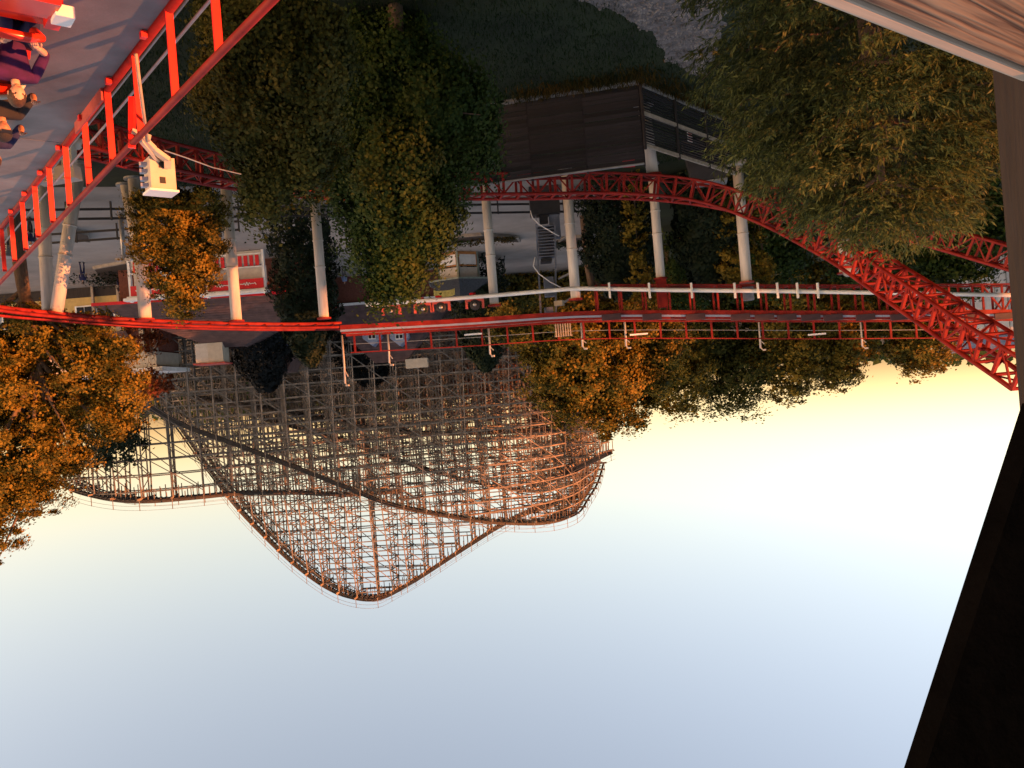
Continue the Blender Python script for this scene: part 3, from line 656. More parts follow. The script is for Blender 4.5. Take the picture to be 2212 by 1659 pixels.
# nose car
c = thing('train_nose', 'leading red nose of the train with a white corner block', 'coaster car', Q(-1.2, 8.7, ZT))
mb = MB()
prof = [(.55, .35), (.55, 1.22), (.10, 1.26), (-.45, .95), (-.75, .45)]
mb.prism([Q(-1.95, 8.7 + y, ZT + z) for y, z in prof], N2 * 1.6); mb.build('nose_shell', 'redcar', c)
MB().box(Q(-2.02, 9.1, ZT + 1.22), (.24, .18, .12), hd).build('corner_block', 'trim', c); MB().box(Q(-1.98, 9.32, ZT + .98), (.30, .14, .5), hd).build('corner_post', 'redbright', c)
rider('rider in a purple and navy shirt gripping the lap bar in the front car', -1.75, 10.3, 'purple', 'skin', 'hairb')
rider('rider in black with a dark cap sitting in the second car', -1.80, 11.65, 'blackcloth', 'skin2', 'hairb', 'blackcloth', 'low', 'blackcloth')
rider('rider in the third car in a navy shirt with one hand on the bar', -1.86, 12.95, 'navy', 'skin2', 'hairb', None, 'low')

# ================================================================== CAP RAIL, POST, BRACE BY THE CAMERA
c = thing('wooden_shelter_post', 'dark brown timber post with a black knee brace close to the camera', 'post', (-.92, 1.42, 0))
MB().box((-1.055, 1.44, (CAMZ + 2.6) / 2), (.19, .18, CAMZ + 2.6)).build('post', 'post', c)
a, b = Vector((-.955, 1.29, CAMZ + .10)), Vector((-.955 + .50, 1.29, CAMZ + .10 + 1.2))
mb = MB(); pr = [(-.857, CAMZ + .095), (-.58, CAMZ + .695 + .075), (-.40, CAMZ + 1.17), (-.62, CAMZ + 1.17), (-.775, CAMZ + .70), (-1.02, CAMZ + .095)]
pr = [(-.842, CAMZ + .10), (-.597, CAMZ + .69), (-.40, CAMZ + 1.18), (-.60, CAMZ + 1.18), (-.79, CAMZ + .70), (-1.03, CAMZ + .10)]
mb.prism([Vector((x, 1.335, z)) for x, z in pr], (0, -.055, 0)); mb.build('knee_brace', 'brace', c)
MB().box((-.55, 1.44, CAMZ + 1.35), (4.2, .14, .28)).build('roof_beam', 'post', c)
for k in range(9):      # unseen boards added left of the view to keep sun off post and brace
    MB().box((-1.62, 1.46 - k * .29, CAMZ + 1.05 + (.25 if k in (2, 3) else 0)), (.03, .2895, 2.9)).build('sun_block_board', 'post', c)
# cap rail: board with grain along it and a pale strip standing in for its sky-lit rounded edge
c = thing('cap_rail', 'weathered pale wooden cap board of the near handrail', 'handrail', (-.83, 1.3, CAMZ - .437), local=True)
dr = Vector((.80, -.60, 0)); c.rotation_euler = (0, 0, math.atan2(dr.y, dr.x))
bm_ = MB(); prof = [(-.02, 0), (-.235, 0), (-.235, -.04), (-.02, -.04)]
bm_.box((.55, -.144, -.02), (1.3, .235, .038)); o = bm_.build('board', 'cap', c); bv = o.modifiers.new('b', 'BEVEL'); bv.width = .006; bv.segments = 2
o = MB().box((.55, -.007, -.028), (1.3, .030, .05)).build('sky_lit_edge', mat('painted_edge_light', (.46, .42, .34), .7, var=.2, scale=6, stretch=(.5, 8, 8)), c); bv = o.modifiers.new('b', 'BEVEL'); bv.width = .008; bv.segments = 3
c2 = thing('handrail_panel', 'dark lower timber rail under the pale cap board', 'handrail', (-.83, 1.3, CAMZ - .5), local=True); c2.rotation_euler = c.rotation_euler
MB().box((.55, -.12, -.09), (1.3, .04, .14)).build('lower_rail', 'post', c2)

# ================================================================== SLATTED FENCE
def slat_fence():
    c = thing('slatted_fence', 'dark slatted timber fence with a sharp corner on the lawn', 'fence', (FC.x, FC.y, 0))
    def sheet(a, b, h, n, gap, m_, th=.03, lean=0):
        a = Vector((a.x, a.y, 0)); b = Vector((b.x, b.y, 0)); L = (b - a).length; d = (b - a).normalized(); nn = d.cross(Vector((0, 0, 1)))
        npan = max(1, round(L / 2.55)); hs = h / n
        me = MB().box((0, 0, 0), (L / npan - .03, th, hs - gap)).mesh('slat', m_)
        for p in range(npan):
            for k in range(n):
                o = link('slat', me, c); q = a + d * (L * (p + .5) / npan) + Vector((0, 0, .12 + hs * (k + .5))) + nn * random.uniform(-.012, .012) + Vector((0, 0, random.uniform(-.012, .012)))
                o.matrix_parent_inverse = Matrix(); o.location = q - Vector((FC.x, FC.y, 0)); o.rotation_euler = (random.uniform(-.12, .12) if m_ == 'slat' else 0, 0, math.atan2(d.y, d.x))
            q = a + d * (L * p / npan); o = MB().box(q + Vector((0, 0, h / 2 + .1)) - nn * .09, (.1, .1, h + .3), math.atan2(d.y, d.x)).build('fence_post', 'slat', c)
        return a, b, d, nn, L
    sheet(FC, FL, 3.35, 18, .022, 'slat')
    FRr = FR
    a, b, d, nn, L = sheet(FC + Vector((-.02, .02, 0)), FRr, 2.65, 22, .055, 'slat')
    for z in (.06, 1.32, 2.72):
        MB().beam(a + nn * .09 * 0 - nn * .08 + Vector((0, 0, z)), b - nn * .08 + Vector((0, 0, z)), .10, .15 if z > 1 else .2).build('horizontal_rail', 'railwood' if z > 1 else 'stone', c)
    for k in (.0, .33, .66, .98):
        q = a.lerp(b, k) - nn * .10; MB().box((q.x, q.y, 1.35), (.11, .11, 2.75)).build('fence_post', 'post', c)
    # a capping board along the tall side
    MB().beam(Vector((FC.x, FC.y, 3.5)), Vector((FL.x, FL.y, 3.5)), .12, .06).build('cap_board', 'galv', c)
    # kerb at its foot
    MB().beam(Vector((FC.x, FC.y - .15, .05)), Vector((FL.x, FL.y - .15, .05)), .35, .10).build('kerb', 'stone', c)
    q = a.lerp(b, .52) - nn * .06; s_ = thing('notice_board', 'small white notice with grey lines on the slatted fence', 'sign', (q.x, q.y, 0)); r_ = math.atan2(d.y, d.x)
    q = P(1490, 297, q.y - .1)
    MB().box(q, (.42, .03, .52), r_).build('board', 'trim', s_)
    for k in range(4): MB().box(q + Vector((0, 0, .17 - .115 * k)) - nn * .02, (.34, .012, .022), r_).build('text_line', 'reddust', s_)
slat_fence()
q = P(1358, 352, 40.5); c = thing('red_notice', 'small red sign behind the slatted fence', 'sign', (q.x, q.y, 0)); MB().box(q, (.62, .04, .42)).build('board', 'sign', c); MB().box((q.x, q.y + .04, q.z / 2), (.06, .06, q.z)).build('post', 'dark', c)
# second lower fence run and crates behind
q0, q1 = G(1460, 345, .0), G(1600, 318, .0)
c = thing('machine_cover', 'grey sloped machine cover behind the slatted fence', 'machine', (G(1540, 345).x, 46, 0)); q = P(1530, 375, 44)
MB().box((q.x, 44, 1.2), (2.6, 1.6, 2.2), .2, taper=.7).build('cover', 'dark', c); MB().box((q.x, 44, 2.4), (1.9, 1.1, .12), .2).build('lid', 'galv', c)
for px, py, lb in ((1590, 352, 'flat orange-lit timber tray at the foot of the cedar'),):
    q = P(px, py, 40); MB().box(q, (.9, .5, .16), .1).box(q + Vector((.1, .1, -.16)), (.8, .5, .1), .1).build('timber_tray', 'railwood', label=lb, cat='tray')

# ================================================================== PLAZA THINGS
def rail_fence(a, b, label):
    a = Vector((a[0], a[1], 0)); b = Vector((b[0], b[1], 0)); c = thing('rail_fence', label, 'fence', a); L = (b - a).length; n = round(L / 2.4)
    me = MB().box((0, 0, .55), (.09, .09, 1.1)).mesh('fence_post', 'dark')
    for k in range(n + 1):
        o = link('fence_post', me, c); o.matrix_parent_inverse = Matrix(); o.location = (b - a) * k / n
    for z in (.45, 1.0): MB().beam(a + Vector((0, 0, z)), b + Vector((0, 0, z)), .06, .14).build('fence_rail', 'dark', c)
rail_fence((27, 45.5), (-9, 56.5), 'black two rail fence along the near edge of the plaza')
rail_fence((30, 52.0), (17, 52.6), 'black two rail fence further onto the plaza behind the orange tree columns')
def bed(pts, label, plants=None):
    c = thing('planter', label, 'planter', (pts[0][0], pts[0][1], 0)); ps = [Vector((p[0], p[1], .26)) for p in pts]
    MB().poly(ps, .256).build('kerb', 'stone', c); cen = sum(ps, Vector()) / len(ps)
    MB().poly([cen + (p - cen) * .93 + Vector((0, 0, .02)) for p in ps], .02).build('soil', 'soil', c)
    if plants:
        rng = np.random.default_rng(len(pts) + int(abs(pts[0][0] * 10))); pl = np.array([[cen.x + (rng.random() - .5) * (max(p.x for p in ps) - min(p.x for p in ps)) * .85, cen.y + (rng.random() - .5) * (max(p.y for p in ps) - min(p.y for p in ps)) * .5, .3 + abs(rng.normal(0, plants[1]))] for _ in range(plants[2])])
        link('plants', leaves_mesh('plants', pl, np.tile([0, 0, 1.], (len(pl), 1)), .22, plants[0], rng), c)
def gp4(*q): return [tuple(G(a, b).xy) for a, b in q]
bed(gp4((970, 520), (1040, 512), (1125, 517), (1120, 508), (1040, 502), (972, 508)), 'low stone edged bed left of the kiosk with thin yellow plants', ('weed', .15, 500))
bed(gp4((1190, 530), (1270, 520), (1275, 505), (1200, 512)), 'low kerbed bed beside the grey stair tower', ('leaf_dark', .2, 400))
bed(gp4((150, 510), (195, 516), (190, 500), (150, 490)), 'narrow stone trough between the leaning columns', None)
bed(gp4((200, 575), (280, 560), (290, 600), (230, 612)), 'dark planted bed beside the snack stand corner', ('leaf_dark', .35, 900))
def person(label, loc, face, shirt, trousers, skin, hair, hat=None, h=1.75, pose=0):
    k = h / 1.75; x0, y0 = loc[0], loc[1]; f = Vector((math.cos(face), math.sin(face), 0)); s = Vector((f.y, -f.x, 0)); c = thing('person', label, 'person', (x0, y0, 0))
    B = lambda a, b, z: Vector((x0, y0, 0)) + s * a * k + f * b * k + Vector((0, 0, z * k))
    skin_body('trousers', [(B(0, 0, .95), (.15, .12)), (B(-.10, .02, .85), .09), (B(-.11, .12, .48), .065), (B(-.12, .02 + .1 * pose, .08), .05), (B(.10, 0, .85), .09), (B(.11, .02, .48), .065), (B(.12, -.12, .08), .05)], [(0, 1), (1, 2), (2, 3), (0, 4), (4, 5), (5, 6)], trousers, c)
    skin_body('shirt', [(B(0, 0, .93), (.15, .12)), (B(0, 0, 1.15), (.15, .12)), (B(0, 0, 1.36), (.17, .125)), (B(0, 0, 1.47), .07), (B(-.2, 0, 1.40), .065), (B(-.25, .03, 1.12), .05), (B(-.23, .14, .98), .04), (B(.2, 0, 1.40), .065), (B(.25, .03, 1.12), .05), (B(.22, .16, .96), .04)], [(0, 1), (1, 2), (2, 3), (2, 4), (4, 5), (5, 6), (2, 7), (7, 8), (8, 9)], shirt, c)
    skin_body('hands', [(B(-.23, .15, .97), .03), (B(-.22, .19, .86), .028)], [(0, 1)], skin, c, 1); skin_body('hands', [(B(.22, .17, .95), .03), (B(.21, .2, .85), .028)], [(0, 1)], skin, c, 1)
    sh = MB(); sh.box(B(-.12, .06 + .1 * pose, .045), (.26, .1, .09), face).box(B(.12, -.07, .045), (.26, .1, .09), face); sh.build('shoes', 'black', c)
    skin_body('neck', [(B(0, 0, 1.45), .05), (B(0, .01, 1.56), .048)], [(0, 1)], skin, c, 1); head(c, B(0, .02, 1.635), f, skin, hair, hat, k)
q = G(176, 566); person('person in dark navy seen from behind walking across the empty plaza', (q.x, q.y), 1.3, 'navy', 'navy', 'skin2', 'hairb', pose=1)
q = G(1085, 560); person('person in a black jacket lit by the sun beside the kiosk column', (q.x, q.y), 2.6, 'blackcloth', 'blackcloth', 'skin', 'hairb')
q = G(275, 592); person('person in grey standing at the snack stand bed', (q.x + .8, q.y), .5, 'greycloth', 'navy', 'skin', 'hairb')
q = G(62, 470); person('person in a navy top and white cap beyond the near railing', (q.x, q.y), 3.6, 'navy', 'blackcloth', 'skin2', 'hairb', 'trim', pose=1)
q = G(742, 575); person('person in blue behind the drooping tree', (q.x, q.y), -1.2, 'blue', 'greycloth', 'skin', 'hairb')
# cart and bins near the railing
q = G(40, 505); c = thing('trash_bin', 'brown round bin standing behind the near railing', 'bin', (q.x, q.y, 0)); MB().tube([(q.x, q.y, 0), (q.x, q.y, .9)], .35, 16).build('drum', 'orange', c); MB().tube([(q.x, q.y, .9), (q.x, q.y, 1.05)], [.38, .2], 16).build('lid', 'dark', c)
q = G(15, 520); c = thing('stacked_chairs', 'stack of grey chairs behind the near railing', 'chairs', (q.x, q.y, 0))
for k in range(7): MB().box((q.x + .02 * k, q.y, .45 + k * .11), (.95, .9, .05), .3).build('seat', 'galv', c)
MB().box((q.x, q.y, .22), (.9, .85, .4), .3).build('legs', 'dark', c)
# dark lamp poles
def street_lamp(px, pyb, pyt, d, label, mt='galv', r=.09):
    t = P(px, pyt, d); c = thing('street_lamp', label, 'lamp', (t.x, d, 0)); MB().tube([(t.x, d, 0), t], [r * 1.3, r], 10).build('pole', mt, c, smooth=True)
    MB().beam(t - Vector((.35, 0, .05)), t + Vector((.35, 0, -.05)), .06).build('cross_arm', mt, c)
    for s in (-.32, .32): MB().box(t + Vector((s, -.05, .02)), (.34, .3, .16)).build('lamp_head', 'trim' if s < 0 else 'lamp', c)
street_lamp(268, 0, 560, 50, 'slim grey lamp pole left of the small golden tree', 'galv', .12)
street_lamp(806, 0, 822, 96, 'tall lamp pole above the dormer roof with two box heads', 'railwood', .08)
street_lamp(425, 0, 640, 62, 'lamp pole with a crossed sign beside the snack stand')
# kiosk
def kiosk():
    q = G(985, 545); cx, cy = q.x, q.y + 1.4; c = thing('kiosk', 'small hexagonal kiosk with orange framed white panels', 'kiosk', (cx, cy, 0)); R = 2.1; n = 6
    cor = [Vector((cx + R * math.cos(a), cy + R * math.sin(a), 0)) for a in [math.radians(-93 + 60 * k) for k in range(n)]]
    for i in range(n):
        a, b = cor[i], cor[(i + 1) % n]; d = (b - a).normalized(); nn = d.cross(Vector((0, 0, 1))); m = (a + b) / 2; L = (b - a).length; r = math.atan2(d.y, d.x)
        MB().box(m + Vector((0, 0, .65)), (L, .06, 1.1), r).build('lower_panel', 'trim', c); MB().box(m + Vector((0, 0, 2.05)), (L, .06, 1.2), r).build('upper_panel', 'panel', c)
        MB().box(m + nn * .05 + Vector((0, 0, 1.3)), (L, .06, .1), r).box(m + nn * .05 + Vector((0, 0, .15)), (L, .06, .26), r).box(m + nn * .05 + d * (L / 2 - .12) + Vector((0, 0, .75)), (.07, .06, 1.0), r).box(m + nn * .05 - d * (L / 2 - .12) + Vector((0, 0, .75)), (.07, .06, 1.0), r).build('frame', 'orange', c)
        MB().box(a + Vector((0, 0, 1.35)), (.2, .2, 2.7), r).build('corner_post', 'greytrim', c)
    e = [Vector((cx, cy, 2.62)) + (p - Vector((cx, cy, 0))) * 1.5 for p in cor]; ap = Vector((cx, cy, 4.5))
    for i in range(n): MB().add([e[i], e[(i + 1) % n], ap], [(0, 1, 2)]) ; mb = MB(); mb.prism([e[i], e[(i + 1) % n], ap], (0, 0, .06)); mb.build('roof_panel', 'roof2', c)
    mb = MB()
    for i in range(n): mb.beam(e[i] + Vector((0, 0, -.05)), e[(i + 1) % n] + Vector((0, 0, -.05)), .12, .16)
    mb.build('eave', 'greytrim', c)
    for i in range(n):
        for k in range(9):
            a = cor[i].lerp(cor[(i + 1) % n], (k + .5) / 9) * 1.0; b = e[i].lerp(e[(i + 1) % n], (k + .5) / 9)
            if i in (0, 5, 1): MB().beam(a + Vector((0, 0, 2.66)), b - Vector((0, 0, .02)), .05, .08).build('rafter', 'post', c)
    s = MB(); b = P(960, 636, cy - 3.4); 
    n_ = 10; v = []
    for k in range(n_): x = -1 + 2 * k / (n_ - 1); v.append(b + Vector((x * .95, 0, .28 - .2 * x * x)))
    for k in range(n_ - 1, -1, -1): x = -1 + 2 * k / (n_ - 1); v.append(b + Vector((x * .95, 0, -.35 + .10 * abs(x) - .22 * x * x)))
    s.prism(v, (0, .06, 0)); s.build('sign_board', 'banner', c)
kiosk()
# stair tower
def tower():
    b = P(1180, 640, 52); cx, cy = b.x, 52.0; c = thing('stair_tower', 'slate grey steel stair tower rising beside a white column', 'tower', (cx, cy, 0)); x1 = P(1165, 450, 52).x; x0 = P(1195, 450, 52).x
    def blk(px0, px1, py0, py1, m_, nm, dep=1.0, yo=0):
        a, e = P(px0, py0, 52), P(px1, py1, 52); MB().box(((a.x + e.x) / 2, cy + yo, (a.z + e.z) / 2), (abs(a.x - e.x), dep, abs(a.z - e.z))).build(nm, m_, c)
    blk(1150, 1160, 380, 500, 'slate', 'side_wall'); blk(1184, 1212, 440, 512, 'slate', 'side_wall', .8, .3); blk(1162, 1184, 432, 482, 'black', 'doorway', .5)
    blk(1164, 1180, 442, 456, 'lilac', 'notice', .06, -.35); MB().box((P(1175, 430, 52).x, cy, .9), (1.9, 1.2, 1.8)).build('plinth', 'dark', c)
    for k in range(11):
        z = P(1180, 492 + k * 6.5, 52); MB().box((z.x, cy - .2, z.z), (1.2, .9, .06)).build('tread', 'slate', c)
    for s in (-.6, .6): a, e = P(1178, 486, 52), P(1184, 690, 52); MB().beam(a + Vector((s, -.6, 0)), e + Vector((s * .8, -.6, 0)), .08, .12).build('stringer', 'slate', c)
    blk(1168, 1192, 562, 566, 'dark', 'landing', 1.3); blk(1174, 1198, 600, 640, 'slate', 'upper_panel', .7); blk(1176, 1196, 665, 688, 'slate', 'upper_panel', .6)
    for a, e in (((1207, 522), (1232, 506)), ((1207, 602), (1236, 588)), ((1215, 655), (1240, 640))):
        MB().beam(P(*a, 51.5), P(*e, 48.6), .10).build('strut', 'galv', c)
    for pts in (((1146, 455), (1150, 470), (1165, 485), (1190, 500), (1208, 510)), ((1156, 555), (1152, 575), (1165, 592), (1190, 610), (1220, 625))):
        MB().tube([P(x, y, 50.9) for x, y in pts], .035, 8).build('curved_pipe', 'trim', c, smooth=True)
    q = P(1208, 655, 50); MB().box(q, (.55, .4, .3), .4).build('box_light', 'cream', c)
tower()

# ================================================================== BUILDINGS
def hip_building(name, label, cen, W_, D_, rz, eave, ridge, wallm, roofm, over=.7, cup=None, rows=0):
    c = thing(name, label, 'building', (cen[0], cen[1], 0), rz, local=True)
    MB().box((0, 0, eave / 2), (W_, D_, eave)).build('wall', wallm, c)
    a, b = W_ / 2 + over, D_ / 2 + over; k = cup / 2 if cup else .05
    kx = max(k, a - b if a > b else k); ky = max(k, b - a if b > a else k)
    lo = [(-a, -b), (a, -b), (a, b), (-a, b)]; hi = [(-kx, -ky), (kx, -ky), (kx, ky), (-kx, ky)]
    rows = rows or 10
    for i in range(4):
        j = (i + 1) % 4; r = MB()
        for q in range(rows):      # overlapping shingle courses
            t0, t1 = q / rows, (q + 1) / rows + .012; f = lambda p, h, t: (p[0] + (h[0] - p[0]) * t, p[1] + (h[1] - p[1]) * t)
            z0, z1 = eave + (ridge - eave) * t0, eave + (ridge - eave) * min(1, t1)
            p0, p1, p2, p3 = f(lo[i], hi[i], t0), f(lo[j], hi[j], t0), f(lo[j], hi[j], min(1, t1)), f(lo[i], hi[i], min(1, t1))
            r.prism([(*p0, z0), (*p1, z0), (*p2, z1), (*p3, z1)], (0, 0, .05))
        r.build('roof', roofm, c)
    f = MB()
    for i in range(4): j = (i + 1) % 4; f.beam((*lo[i], eave - .06), (*lo[j], eave - .06), .08, .26)
    f.build('fascia', 'sign' if name == 'snack_stand' else 'trim', c)
    return c, (kx, ky)
# snack stand with cupola
FCN = G(400, 575); BR = math.radians(30)
sx, sy = P(420, 740, 73).x, 73
c, _ = hip_building('snack_stand', 'brown roofed snack stand with cupola and red lettered signs', (P(490, 700, 74).x, 75.0), 15.0, 12.5, math.radians(-7), 3.3, 7.0, 'brick', 'roof', 1.7, 2.2, 22)
cz = 6.6
mb = MB().box((1.1, -.8, cz + .9), (1.3, 2.5, 1.8)); mb.build('cupola', 'cream', c); MB().box((2.3, -.8, cz + .9), (1.1, 2.4, 1.8)).build('cupola', 'panel', c)
MB().box((1.65, -.8, cz + 1.85), (2.8, 2.9, .12)).build('cupola_roof', 'reddust', c)
def bay(px0, px1, d, label, strip=True):
    a, b = P(px0, 620, d), P(px1, 620, d); x = (a.x + b.x) / 2; W_ = abs(a.x - b.x); c = thing('sign_bay', label, 'counter', (x, d, 0))
    MB().box((x, d + .5, .55), (W_ - .3, 1.0, 1.0)).build('counter', 'panel', c)
    n = 9
    for k in range(n): MB().box((x - W_ / 2 + .45 + (W_ - .9) * k / (n - 1), d - .02, .85), ((W_ - .9) / n * .72, .05, .85)).build('red_board', 'sign', c)
    MB().box((x, d - .03, 1.36), (W_ - .2, .12, .08)).box((x, d - .03, .30), (W_ - .2, .12, .08)).build('counter_trim', 'trim', c)
    for s in (-1, 1): MB().box((x + s * W_ / 2, d + .1, 1.8), (.2, .3, 3.6)).build('corner_post', 'trim', c)
    MB().box((x, d + .8, 1.9), (W_, .1, 1.4)).build('back_wall', 'panel', c)
    MB().box((x, d - .02, 2.72), (W_ - .1, .16, .78)).build('sign_board', 'sign', c)
    MB().box((x, d - .15, 3.42), (W_ + .8, .7, .22)).box((x, d - .1, 3.24), (W_ + .4, .4, .14)).build('cornice', 'trim', c)
    # white script lettering on the sign, two illegible words drawn as looping strokes
    for j, off in enumerate((-.42, .45)):
        pts = [Vector((x - off * W_ * .5 * 1.0 + (u - .5) * W_ * .28, d - .125, 2.72 + .13 * math.sin(u * 38 + j) * (.5 + .5 * math.cos(u * 9 + j)))) for u in np.linspace(0, 1, 60)]
        MB().tube(pts, .035, 4).build('lettering', 'trim', c)
    return c
bay(448, 572, 65.0, 'white framed serving bay with red boards and red script sign')
bay(281, 362, 64.0, 'narrower white framed serving bay with red sign behind the white column')
# second roof with dormers
q = P(820, 745, 84)
c, _ = hip_building('dormer_house', 'brown roofed house with two white pointed dormers', (q.x - .5, 88), 12.5, 9, 0, 3.0, 9.0, 'brick', 'roof', .5, None, 20)
def dormer(px, d, label=None):
    m = P(px, 722, d); x, z = m.x - (q.x - .5), m.z; y = d - 88
    g_ = MB(); g_.prism([(x - .95, y, z - 1.3), (x + .95, y, z - 1.3), (x + 1.0, y, z + .35), (x, y, z + 1.25), (x - 1.0, y, z + .35)], (0, 2.2, 0)); g_.build('dormer', 'bluegrey', c)
    wn = MB().box((x, y - .04, z - .2), (.8, .06, 1.5)).build('window', 'trim', c); mb = MB()
    for ix in (-.2, .2):
        for iz in (-.5, 0, .5): mb.box((x + ix, y - .09, z - .2 + iz * .9), (.28, .04, .36))
    mb.build('pane', 'darkglass', wn)
dormer(803, 84.6); dormer(862, 84.6)
MB().box((P(895, 770, 86).x - (q.x - .5), 0, 9.4), (2.4, 1.0, 1.0)).build('chimney', 'cream', c)
# small yellow and blue house
q = P(592, 712, 82); c = thing('small_house', 'small house with yellow gable and blue side wall above the snack stand roof', 'building', (q.x, 84, 0))
MB().box((q.x + .5, 84, 3.4), (1.5, 3, 6.8 + .9)).build('wall', 'yellow', c); MB().box((q.x - .9, 84, 3.4), (1.5, 2.7, 6.8 + .7)).build('wall', 'blue', c)
MB().box((q.x + .3, 82.45, 6.4), (1.0, .08, 1.2)).build('window', 'yellow', c); MB().box((q.x + .3, 82.39, 6.4), (.7, .06, .9)).build('pane', 'roof', c)
MB().prism([(q.x - 2, 82.0, 7.3), (q.x + 1.6, 82.0, 7.3), (q.x + .6, 82.0, 9.4), (q.x - 1, 82.0, 9.4)], (0, 4, 0)).build('roof', 'roof', c)
MB().beam((q.x - 2.05, 81.95, 7.28), (q.x + 1.65, 81.95, 7.28), .1, .22).build('fascia', 'cream', c)
# yellow building at the far right
a, b = P(-260, 640, 77), P(262, 640, 77); c = thing('yellow_shop', 'low yellow shop with white framed windows behind the orange tree', 'building', ((a.x + b.x) / 2, 79, 0)); W_ = a.x - b.x; xm = (a.x + b.x) / 2
MB().box((xm, 80, 2.6), (W_, 6, 3.8)).build('wall', 'yellow', c); MB().box((xm, 79.9, .5), (W_ + .1, 6.1, .9)).build('plinth', 'post', c)
MB().prism([(xm - W_ / 2 - .4, 76.4, 4.5), (xm + W_ / 2 + .4, 76.4, 4.5), (xm + W_ / 2 + .4, 80, 6.8), (xm - W_ / 2 - .4, 80, 6.8)], (0, .1, .15)).build('roof', 'roof', c)
for px in (180, 60, -20, 20, 225):
    w_ = P(px, 640, 76.9); f = MB().box((w_.x, 76.93, 2.6), (1.8, .12, 1.7)).build('window', 'trim', c); MB().box((w_.x - .38, 76.86, 2.6), (.68, .06, 1.45)).box((w_.x + .38, 76.86, 2.6), (.68, .06, 1.45)).build('pane', 'darkglass', f)
for px in (200, 95, 255): w_ = P(px, 640, 76.7); MB().box((w_.x, 76.7, 2.2), (.22, .22, 4.4)).build('porch_post', 'railwood', c)
# white cornice building behind the orange tree
a, b = P(-80, 800, 77), P(352, 800, 77); c = thing('white_pavilion', 'brick pavilion with fluted white columns and a broad white cornice', 'building', ((a.x + b.x) / 2, 80, 0)); W_ = a.x - b.x; xm = (a.x + b.x) / 2
d = 77
def zz2(px, py): return P(px, py, d).z
zc = zz2(340, 797); MB().box((xm, d + 3, zc), (W_ + .2, 6.6, .4)).build('cornice', 'trim', c); MB().box((xm, d + 3, zc - .95), (W_ - 1.1, 6.0, 1.5)).build('entablature', 'cream', c)
MB().box((xm, d + 3.2, zc - 3.6), (W_ - 1.6, 5.6, 3.9)).build('wall', 'brick', c); MB().box((xm, d + 3.4, (zc - 5.5) / 2), (W_ - 1.3, 6, zc - 5.5)).build('base', 'panel', c)
for px in (345, 318, 270, 190, 100, 20): w_ = P(px, 740, d); MB().box((w_.x + .5, d + .1, zc - 3.6), (.42, .3, 3.9)).build('pilaster', 'cream', c)
MB().box((xm, d + 3.15, zc - 6.5), (W_ - 1.1, 6, 2.0)).build('fluted_band', 'galv', c)
for k in range(60): MB().box((b.x + .7 + k * .32, d + .12, zc - 6.5), (.14, .12, 2.0)).build('flute', 'trim', c)
# far flat roofed store on the left horizon
a, b = P(2040, 715, 105), P(2420, 700, 105); c = thing('flat_roof_store', 'pale flat roofed store at the left horizon behind the truss', 'building', ((a.x + b.x) / 2, 110, 0)); xm = (a.x + b.x) / 2; W_ = a.x - b.x
za, zb = P(2120, 725, 105).z, P(2120, 752, 105).z
MB().box((xm, 110, za / 2), (W_, 9, za)).build('wall', 'trim', c); MB().prism([(xm - W_ / 2 - .5, 105, za), (xm + W_ / 2 + .5, 105, za), (xm + W_ / 2 - 1, 109, zb + .2), (xm - W_ / 2 + 1, 109, zb + .2)], (0, .1, .2)).build('roof', 'slate', c)
for k in range(14): MB().box((xm - W_ / 2 + 1 + k * W_ / 14, 105.4, za / 2), (.08, .1, za)).build('panel_joint', 'galv', c)

